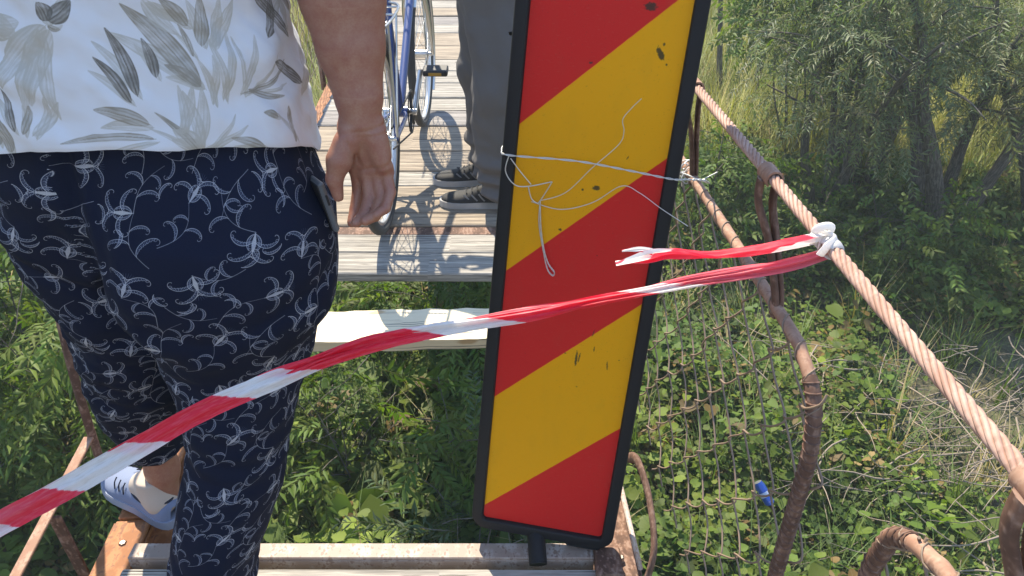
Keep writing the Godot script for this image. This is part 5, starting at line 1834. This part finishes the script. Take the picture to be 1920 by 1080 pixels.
	for s in [[Vector3(-0.664, -0.034, -1.302), 0.92, true], [Vector3(-0.505, -0.024, -0.985), 0.10, false]]:
		var xf := Transform3D(Basis(Vector3.UP, s[1]), s[0])
		var u := MB.new()
		shoe_upper(u, xf, 0.242, wsh, 0.016)
		var sh := part(t, "shoe", u, M.shoe_blue, "pale blue grey canvas shoe")
		var so := MB.new()
		shoe_sole(so, xf, 0.245, wsh, 0.0, 0.022, 0.004)
		part(sh, "sole", so, M.shoe_white)
		var co := MB.new()
		var cp := []
		for k in 16:
			var a := TAU * k / 16.0
			cp.append(xf * Vector3(cos(a) * 0.0325, 0.0605 - 0.006 * cos(a * 2.0) * 0.5, -0.070 + sin(a) * 0.060))
		tube(co, smooth_path(cp, 3, true), 0.0040, 8)
		part(sh, "collar", co, M.lining)
		for q in 3:
			var lm := MB.new()
			for sx in [-1.0, 1.0]:
				tube(lm, smooth_path([xf * Vector3(sx * 0.034, 0.040, -0.135 - q * 0.016), xf * Vector3(sx * 0.029, 0.054, -0.138 - q * 0.016), xf * Vector3(sx * 0.020, 0.062, -0.140 - q * 0.016)], 3), 0.0016, 5)
			part(sh, "lace", lm, M.lining)
		var sf := Field.new(xf.origin + Vector3(-0.12, 0.0, -0.16), xf.origin + Vector3(0.10, 0.17, 0.06), 0.006)
		sf.bone(xf * Vector3(0, 0.052, -0.042), xf * Vector3(0, 0.105, -0.058), 0.0325, 0.0355, 0.02)
		sf.bone(xf * Vector3(0, 0.052, -0.045), xf * Vector3(0, 0.062, -0.10), 0.0325, 0.0315, 0.02)
		for z in sf.nz:
			for y in sf.ny:
				for x in sf.nx:
					var k: int = (z * sf.ny + y) * sf.nx + x
					sf.f[k] = maxf(sf.f[k], (sf.lo.y + y * sf.cell) - (xf.origin.y + 0.112))
		var km := MB.new()
		sf.nets(km)
		part(t, "sock", km, M.sock)
	# the phone tucked at the hip
	var ph := thing("phone", "slim grey phone sticking out at the woman's hip by her hand", "phone", Vector3(-0.205, 0.79, -1.09))
	var pxf := Transform3D(Basis(Vector3.BACK, 0.20) * Basis(Vector3.UP, 0.5), Vector3(-0.2080, 0.838, -1.062))
	var pb := MB.new()
	box(pb, pxf, Vector3(0.009, 0.078, 0.050), 0.0032)
	part(ph, "case", pb, M.phone_case)
	var pg := MB.new()
	box(pg, pxf * Transform3D(Basis(), Vector3(-0.0052, 0, 0)), Vector3(0.002, 0.072, 0.044), 0.0005)
	part(ph, "screen_glass", pg, M.black)
	var pk := MB.new()
	box(pk, pxf * Transform3D(Basis(), Vector3(0.001, 0.012, 0.0255)), Vector3(0.0035, 0.016, 0.002), 0.0006)
	part(ph, "side_button", pk, M.black)
	print("woman ", Time.get_ticks_msec())

# ------------------------------------------------------------------ plants
func blade(mb: MB, p: Vector3, along: Vector3, side: Vector3, length: float, width: float, col: Color, fold := 0.25, droop := 0.2) -> void:
	# a leaf: base, two shoulders, tip, with a fold along the midrib
	var nr := side.cross(along).normalized()
	if nr.y < 0.0:
		nr = -nr
	var m1 := p + along * length * 0.42 + nr * length * 0.03
	var tip := p + along * length - nr * length * droop
	var l := p + along * length * 0.40 + side * width * 0.5 + nr * width * fold
	var r := p + along * length * 0.40 - side * width * 0.5 + nr * width * fold
	var a := mb.add(p, nr, Vector2.ZERO, col)
	var b := mb.add(m1, nr, Vector2.ZERO, col)
	var c := mb.add(tip, nr, Vector2.ZERO, col)
	var d := mb.add(l, (nr + side * 0.5).normalized(), Vector2.ZERO, col)
	var e := mb.add(r, (nr - side * 0.5).normalized(), Vector2.ZERO, col)
	mb.tri(a, b, d)
	mb.tri(b, c, d)
	mb.tri(a, e, b)
	mb.tri(b, e, c)

func round_leaf(mb: MB, p: Vector3, along: Vector3, side: Vector3, length: float, width: float, col: Color, cup: float, droop: float) -> void:
	var nr := side.cross(along).normalized()
	if nr.y < 0.0:
		nr = -nr
	var shape := [[0.0, 0.0], [-0.08, 0.26], [0.10, 0.46], [0.38, 0.50], [0.68, 0.34], [1.0, 0.0]]
	var mid := mb.add(p + along * length * 0.40 - nr * length * droop * 0.15, nr, Vector2.ZERO, col)
	var rim := []
	for sgn in [1.0, -1.0]:
		var ids := []
		for k in shape.size():
			var f: float = shape[k][0]
			var w: float = shape[k][1]
			ids.append(mb.add(p + along * length * f + side * sgn * width * w + nr * (cup * width * w - droop * length * f * f), (nr - side * sgn * 0.35 * w).normalized(), Vector2.ZERO, col))
		rim.append(ids)
	for ids in rim:
		for k in shape.size() - 1:
			mb.tri(mid, ids[k], ids[k + 1])

func heart_cluster(r: RandomNumberGenerator, n: int, size: float, spread: float) -> ArrayMesh:
	var mb := MB.new()
	for k in n:
		var a := r.randf() * TAU
		var out := Vector3(cos(a), r.randf_range(-0.45, 0.2), sin(a)).normalized()
		var p := Vector3(r.randfn(0, spread), r.randf_range(-0.06, 0.06), r.randfn(0, spread))
		var s := out.cross(Vector3(r.randf_range(-0.45, 0.45), 1, r.randf_range(-0.45, 0.45))).normalized()
		var sz := size * r.randf_range(0.6, 1.25)
		var g := r.randf_range(0.65, 1.3)
		round_leaf(mb, p, out, s, sz, sz * r.randf_range(0.80, 1.0), Color(g * r.randf_range(0.85, 1.15), g, g * r.randf_range(0.7, 1.1)), r.randf_range(-0.1, 0.3), r.randf_range(0.0, 0.4))
	return mb.mesh()

func sprig(r: RandomNumberGenerator, length: float, pairs: int, leaf_l: float, leaf_w: float, droop: float) -> ArrayMesh:
	# a twig along +x with leaves on both sides
	var mb := MB.new()
	var path := PackedVector3Array()
	var p := Vector3.ZERO
	var d := Vector3(1, 0.15, 0)
	for k in pairs + 1:
		path.append(p)
		d = (d + Vector3(0, -droop / pairs, r.randf_range(-0.08, 0.08))).normalized()
		p += d * length / pairs
	for k in range(1, pairs + 1):
		for s in [-1.0, 1.0]:
			var q := path[k] + Vector3(r.randf_range(-0.3, 0.3) * length / pairs, 0, 0)
			var t := (path[k] - path[k - 1]).normalized()
			var along := (t * r.randf_range(0.45, 1.0) + Vector3(0, r.randf_range(-0.55, 0.35), s * r.randf_range(0.55, 1.0))).normalized()
			var side := along.cross(Vector3(r.randf_range(-0.5, 0.5), 1, r.randf_range(-0.5, 0.5))).normalized()
			var g := r.randf_range(0.7, 1.25)
			blade(mb, q, along, side, leaf_l * r.randf_range(0.7, 1.2), leaf_w * r.randf_range(0.8, 1.2), Color(g * r.randf_range(0.85, 1.15), g, g * r.randf_range(0.8, 1.1)), 0.15, r.randf_range(0.0, 0.3))
	var f := mb.v.size()
	tube(mb, path, 0.0022, 3, false)
	for k in range(f, mb.c.size()):
		mb.c[k] = Color(1.2, 0.8, 0.6)
	return mb.mesh()

func tuft(r: RandomNumberGenerator, n: int, height: float, spread: float) -> ArrayMesh:
	var mb := MB.new()
	for k in n:
		var a := r.randf() * TAU
		var out := Vector3(cos(a), 0, sin(a))
		var side := Vector3(-sin(a), 0, cos(a))
		var p := out * r.randf() * spread
		var hh := height * r.randf_range(0.55, 1.15)
		var lean := r.randf_range(0.15, 0.8)
		var w := r.randf_range(0.004, 0.008)
		var g := r.randf_range(0.75, 1.25)
		var col := Color(g * r.randf_range(0.9, 1.25), g, g * r.randf_range(0.6, 1.0))
		var ids := []
		for j in 4:
			var s := j / 3.0
			var c := p + Vector3(0, hh * s * (1.0 - 0.25 * s * lean), 0) + out * hh * lean * s * s
			var ww := w * (1.0 - s * 0.92)
			var nn := (out * -0.3 + Vector3.UP).normalized()
			ids.append([mb.add(c - side * ww, nn, Vector2.ZERO, col), mb.add(c + side * ww, nn, Vector2.ZERO, col)])
		for j in 3:
			mb.quad(ids[j][0], ids[j][1], ids[j + 1][1], ids[j + 1][0])
	return mb.mesh()

func turned(r: RandomNumberGenerator, tilt: float) -> Basis:
	return Basis(Vector3.UP, r.randf() * TAU) * Basis(Vector3(r.randf_range(-1, 1), 0, r.randf_range(-1, 1)).normalized(), r.randfn(0, tilt))

func tree(called: String, label: String, category: String, at: Vector3, stems: int, height: float, spread: float, thick: float, n: int, meshes: Array, mat_leaf: Material, tint: Color, low: float, sd: int, group: String, sprig_scale := 1.0) -> void:
	var r := RandomNumberGenerator.new()
	r.seed = sd
	var t := thing(called, label, category, at, group)
	var limbs := []
	for s in stems:
		var a := TAU * s / stems + r.randf_range(-0.5, 0.5)
		var lean := r.randf_range(0.10, 0.55) * spread / height * 1.4
		var pts := [at + Vector3(cos(a) * thick * 1.5, -0.15, sin(a) * thick * 1.5)]
		var p: Vector3 = pts[0]
		var d := Vector3(cos(a) * lean, 1, sin(a) * lean).normalized()
		var hgt := height * r.randf_range(0.7, 1.05)
		for k in 6:
			p += d * hgt / 6.0
			d = (d + Vector3(r.randf_range(-0.22, 0.22), 0.03, r.randf_range(-0.22, 0.22))).normalized()
			pts.append(p)
		var path := smooth_path(pts, 4)
		var rad := []
		var t0 := thick * r.randf_range(0.6, 1.1)
		for k in path.size():
			rad.append(lerpf(t0, t0 * 0.18, pow(k / float(path.size() - 1), 0.8)))
		var mb := MB.new()
		tube(mb, path, rad, 8)
		part(t, "trunk", mb, M.bark)
		limbs.append([path, maxf(0.5, low)])
		var lm := MB.new()
		for b in 7:
			var k := int(lerpf(low, 0.95, (b + r.randf()) / 7.0) * (path.size() - 1))
			var ang := r.randf() * TAU
			var q := path[k]
			var dd := Vector3(cos(ang), r.randf_range(0.1, 0.8), sin(ang)).normalized()
			var ll := spread * r.randf_range(0.35, 0.8) * (1.0 - 0.4 * k / path.size())
			var bp := [q]
			for j in 4:
				q += dd * ll / 4.0
				dd = (dd + Vector3(r.randf_range(-0.25, 0.25), r.randf_range(-0.22, 0.10), r.randf_range(-0.25, 0.25))).normalized()
				bp.append(q)
			var pp := smooth_path(bp, 3)
			var rd := []
			for j in pp.size():
				rd.append(lerpf(rad[k] * 0.5, 0.004, j / float(pp.size() - 1)))
			tube(lm, pp, rd, 5)
			limbs.append([pp, 0.15])
		part(t, "branches", lm, M.bark).set_meta("kind", "stuff")
	var per := [[], []]
	var cols := [[], []]
	for k in n:
		var l: Array = limbs[r.randi() % limbs.size()]
		var path: PackedVector3Array = l[0]
		var f := lerpf(l[1], 1.0, pow(r.randf(), 0.7))
		var p := path[int(f * (path.size() - 1))] + Vector3(r.randfn(0, 0.11), r.randfn(-0.03, 0.11), r.randfn(0, 0.11)) * spread * 0.55
		if p.y < at.y + 0.15:
			continue
		var out := p - (at + Vector3(0, height * 0.4, 0))
		var yaw := atan2(-out.z, out.x) + r.randfn(0, 0.8)
		var bs := Basis(Vector3.UP, yaw) * Basis(Vector3.BACK, r.randf_range(-1.1, 0.45)) * Basis(Vector3.RIGHT, r.randfn(0, 0.6))
		var w := r.randi() % meshes.size()
		per[w % 2].append([Transform3D(bs.scaled(Vector3.ONE * r.randf_range(0.75, 1.3) * sprig_scale), p), w])
		var g := r.randf_range(0.7, 1.25)
		cols[w % 2].append(Color(tint.r * g * r.randf_range(0.88, 1.15), tint.g * g, tint.b * g * r.randf_range(0.8, 1.15)))
	for w in mini(2, meshes.size()):
		var places := []
		for e in per[w]:
			places.append(e[0])
		if places.size():
			scatter(t, "crown", meshes[w], mat_leaf, places, cols[w])

func build_plants() -> void:
	var r := RandomNumberGenerator.new()
	r.seed = 21
	# --- broad leaved ground cover and young growth below the bridge
	var hearts := [heart_cluster(r, 11, 0.085, 0.085), heart_cluster(r, 11, 0.070, 0.08), heart_cluster(r, 16, 0.040, 0.075)]
	var places := [[], [], []]
	var cols := [[], [], []]
	for k in 42000:
		var x := r.randf_range(-6.0, 8.5)
		var z := r.randf_range(-11.5, -1.2)
		var d := fbm(x * 0.35, z * 0.35, 12.0)
		if x > 2.9 and z > -5.6 and r.randf() < smoothstep(2.9, 3.6, x):      # bare brushwood corner
			continue
		if z < -9.0 and r.randf() < 0.5:
			continue
		var mound := clampf(0.22 + 0.55 * fbm(x * 0.6, z * 0.6, 3.0) + 0.25 * fbm(x * 1.9, z * 1.9, 6.0), 0.0, 0.9)
		var dens := 0.55 + 0.9 * fbm(x * 0.9, z * 0.9, 15.0)
		if r.randf() > clampf(dens, 0.10, 1.0):
			continue
		var y := ground_y(x, z) + mound * pow(r.randf(), 0.6) + 0.03
		var right := smoothstep(-0.2, 1.4, x + 0.8 * fbm(x * 0.5, z * 0.5, 30.0))
		var w := 2 if r.randf() < right * 0.75 else r.randi() % 2
		var g := r.randf_range(0.65, 1.45) * (1.0 + 0.5 * fbm(x * 0.8, z * 0.8, 40.0))
		var c := Color(0.070, 0.130, 0.026).lerp(Color(0.165, 0.215, 0.032), clampf(0.42 + 1.1 * fbm(x * 0.9, z * 0.9, 44.0), 0.0, 1.0))
		if r.randf() < 0.07:          # withered leaves
			c = Color(0.24, 0.17, 0.07)
		var big := r.randf_range(1.4, 1.9) if r.randf() < 0.08 else r.randf_range(0.6, 1.3)
		places[w].append(Transform3D(turned(r, 0.35).scaled(Vector3.ONE * big), Vector3(x, y, z)))
		cols[w].append(Color(c.r * g, c.g * g, c.b * g))
	var root := Node3D.new()
	name_it(root, "ground_cover")
	add_child(root)
	root.set_meta("kind", "stuff")
	root.set_meta("label", "dense leafy ground cover on the bank below the bridge")
	root.set_meta("category", "ground cover")
	for w in 3:
		scatter(root, "leaves", hearts[w], M.leaf, places[w], cols[w])
	print("cover ", places[0].size() + places[1].size() + places[2].size(), " ", Time.get_ticks_msec())

	# --- grass: dark under the deck, dry and bright in the clearing
	var tufts := [tuft(r, 16, 0.42, 0.10), tuft(r, 14, 0.60, 0.12)]
	var gp := [[], []]
	var gc := [[], []]
	for k in 30000:
		var x := r.randf_range(-7.0, 16.0)
		var z := r.randf_range(-26.0, -1.5)
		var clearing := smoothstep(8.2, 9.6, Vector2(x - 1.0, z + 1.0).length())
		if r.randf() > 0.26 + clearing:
			continue
		var w := r.randi() % 2
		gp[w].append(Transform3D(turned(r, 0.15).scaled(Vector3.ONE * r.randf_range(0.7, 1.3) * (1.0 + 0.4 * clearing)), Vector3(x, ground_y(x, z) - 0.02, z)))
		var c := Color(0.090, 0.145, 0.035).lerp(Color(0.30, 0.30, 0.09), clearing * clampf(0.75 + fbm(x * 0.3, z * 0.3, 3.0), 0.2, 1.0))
		if r.randf() < 0.14:
			c = Color(0.30, 0.25, 0.13)
		var g := r.randf_range(0.75, 1.3)
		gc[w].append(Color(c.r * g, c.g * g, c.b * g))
	var gr := Node3D.new()
	name_it(gr, "grass")
	add_child(gr)
	gr.set_meta("kind", "stuff")
	gr.set_meta("label", "long grass in the sunny clearing and between the leaves")
	gr.set_meta("category", "grass")
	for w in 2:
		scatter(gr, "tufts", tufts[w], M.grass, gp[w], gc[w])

	# --- willows and bushes
	var wl := [sprig(r, 0.46, 11, 0.085, 0.015, 0.5), sprig(r, 0.38, 9, 0.075, 0.014, 0.7)]
	var br := [sprig(r, 0.34, 7, 0.085, 0.034, 0.4), sprig(r, 0.28, 6, 0.075, 0.032, 0.5)]
	var fe := [sprig(r, 0.42, 10, 0.100, 0.026, 0.5), sprig(r, 0.34, 9, 0.090, 0.024, 0.3)]
	var gy := Color(0.165, 0.205, 0.095)
	var spots := [
		["willow_tree", "many stemmed willow with the thickest grey trunks, right of the cable", Vector3(5.1, 0, -7.7), 5, 3.9, 1.9, 0.13, 750],
		["willow_tree", "leaning slender willow behind the cable sleeve", Vector3(4.05, 0, -8.1), 4, 3.6, 1.6, 0.075, 430],
		["willow_tree", "willow with close dark stems between the other two willows", Vector3(4.75, 0, -8.9), 5, 3.7, 1.6, 0.09, 480],
		["willow_tree", "willow leaning in from the picture's right edge", Vector3(6.4, 0, -7.6), 5, 3.8, 2.0, 0.095, 700],
		["willow_tree", "single dark trunk standing in the bright clearing by the sign", Vector3(4.25, 0, -12.3), 2, 3.9, 1.8, 0.08, 260],
		["willow_tree", "grey green willow in the back of the thicket", Vector3(7.2, 0, -10.2), 5, 3.8, 2.2, 0.08, 600],
		["willow_tree", "farthest willow beyond the thicket at the upper right", Vector3(9.2, 0, -12.6), 5, 4.0, 2.4, 0.08, 450]]
	for k in spots.size():
		var s: Array = spots[k]
		var p: Vector3 = s[2]
		p.y = ground_y(p.x, p.z)
		tree(s[0], s[1], "tree", p, s[3], s[4], s[5], s[6], s[7], wl, M.willow, gy, 0.50, 100 + k, "willows across the stream bed")
	var bs := [
		["bush", "light green bush at the picture's top edge before the willows", Vector3(4.3, 0, -9.9), 5, 4.2, 1.8, 0.03, 700, br, Color(0.13, 0.19, 0.04), 0.5],
		["bush", "leafy bush behind the upper hanger strap by the sign", Vector3(2.55, 0, -7.6), 6, 1.6, 1.2, 0.022, 600, br, Color(0.105, 0.165, 0.035), 0.05],
		["bush", "low spreading bush in the shade below the willows", Vector3(4.3, 0, -6.9), 6, 1.0, 1.5, 0.02, 650, br, Color(0.105, 0.165, 0.035), 0.0],
		["bush", "feathery yellow green sapling beside the woman's left leg", Vector3(-2.45, 0, -4.15), 6, 2.2, 1.0, 0.014, 420, fe, Color(0.125, 0.185, 0.036), 0.2],
		["bush", "feathery sapling at the left picture edge", Vector3(-3.2, 0, -5.1), 6, 2.5, 1.1, 0.015, 420, fe, Color(0.115, 0.175, 0.036), 0.2],
		["bush", "feathery sapling below the raw plank", Vector3(-0.75, 0, -3.95), 4, 1.45, 0.95, 0.012, 130, fe, Color(0.115, 0.175, 0.036), 0.15],
		["bush", "silvery narrow leaved sapling below the sign's lower edge", Vector3(-0.05, 0, -3.15), 4, 1.25, 0.85, 0.012, 150, wl, Color(0.10, 0.135, 0.065), 0.1],
		["bush", "sapling under the deck boards by the woman's knee", Vector3(-0.35, 0, -5.5), 5, 1.6, 1.1, 0.012, 260, fe, Color(0.115, 0.175, 0.036), 0.15]]
	for k in bs.size():
		var s: Array = bs[k]
		var p: Vector3 = s[2]
		p.y = ground_y(p.x, p.z)
		tree(s[0], s[1], "bush", p, s[3], s[4], s[5], s[6], s[7], s[8], M.leaf, s[9], s[10], 200 + k, "bushes and saplings below the bridge")
	print("plants ", Time.get_ticks_msec())

func build_small_things() -> void:
	# blue can lying in the leaves
	var at := Vector3(1.79, -2.36, -3.58)
	var c := thing("drink_can", "blue drink can lying in the leaves below the netting", "can", at)
	var xf := Transform3D(Basis(Vector3.UP, 0.35) * Basis(Vector3.RIGHT, -0.75) * Basis(Vector3.BACK, 0.25), at)
	var prof := [[0.0, 0.022], [0.004, 0.026], [0.012, 0.0325], [0.130, 0.0325], [0.150, 0.0265], [0.156, 0.0265]]
	var b := MB.new()
	var p := PackedVector3Array()
	var rd := []
	for q in prof:
		p.append(xf * Vector3(0, q[0] - 0.078, 0))
		rd.append(q[1])
	tube(b, p, rd, 20)
	part(c, "can_body", b, mat(lin(0.03, 0.10, 0.42), 0.3, 0.35))
	var l := MB.new()
	tube(l, PackedVector3Array([xf * Vector3(0, 0.078, 0), xf * Vector3(0, 0.0795, 0)]), 0.0255, 20)
	part(c, "can_lid", l, M.chrome)
	var s := MB.new()
	tube(s, PackedVector3Array([xf * Vector3(0, -0.02, 0), xf * Vector3(0, 0.012, 0)]), 0.0328, 20, false)
	part(c, "label_band", s, mat(lin(0.45, 0.50, 0.62), 0.35))
	# dry brushwood in the corner
	var r := RandomNumberGenerator.new()
	r.seed = 77
	var mb := MB.new()
	for k in 420:
		var x := r.randf_range(2.3, 4.9)
		var z := r.randf_range(-5.3, -2.6)
		var y := ground_y(x, z) + r.randf_range(0.02, 0.42)
		var a := r.randfn(2.7, 0.7)
		var d := Vector3(cos(a), r.randfn(0.0, 0.22), sin(a)).normalized()
		var len_t := r.randf_range(0.25, 1.1)
		var pts := []
		var q := Vector3(x, y, z)
		for j in 5:
			pts.append(q)
			q += d * len_t / 4.0
			d = (d + Vector3(r.randfn(0, 0.16), r.randfn(-0.02, 0.13), r.randfn(0, 0.16))).normalized()
		var t0 := r.randf_range(0.0025, 0.008)
		tube(mb, smooth_path(pts, 2), [t0, t0 * 0.95, t0 * 0.9, t0 * 0.8, t0 * 0.7, t0 * 0.6, t0 * 0.5, t0 * 0.35, t0 * 0.2], 5)
	single("brushwood", mb, M.twig, "tangle of dry grey twigs in the bottom right corner", "brushwood", "stuff")
	print("done ", Time.get_ticks_msec())
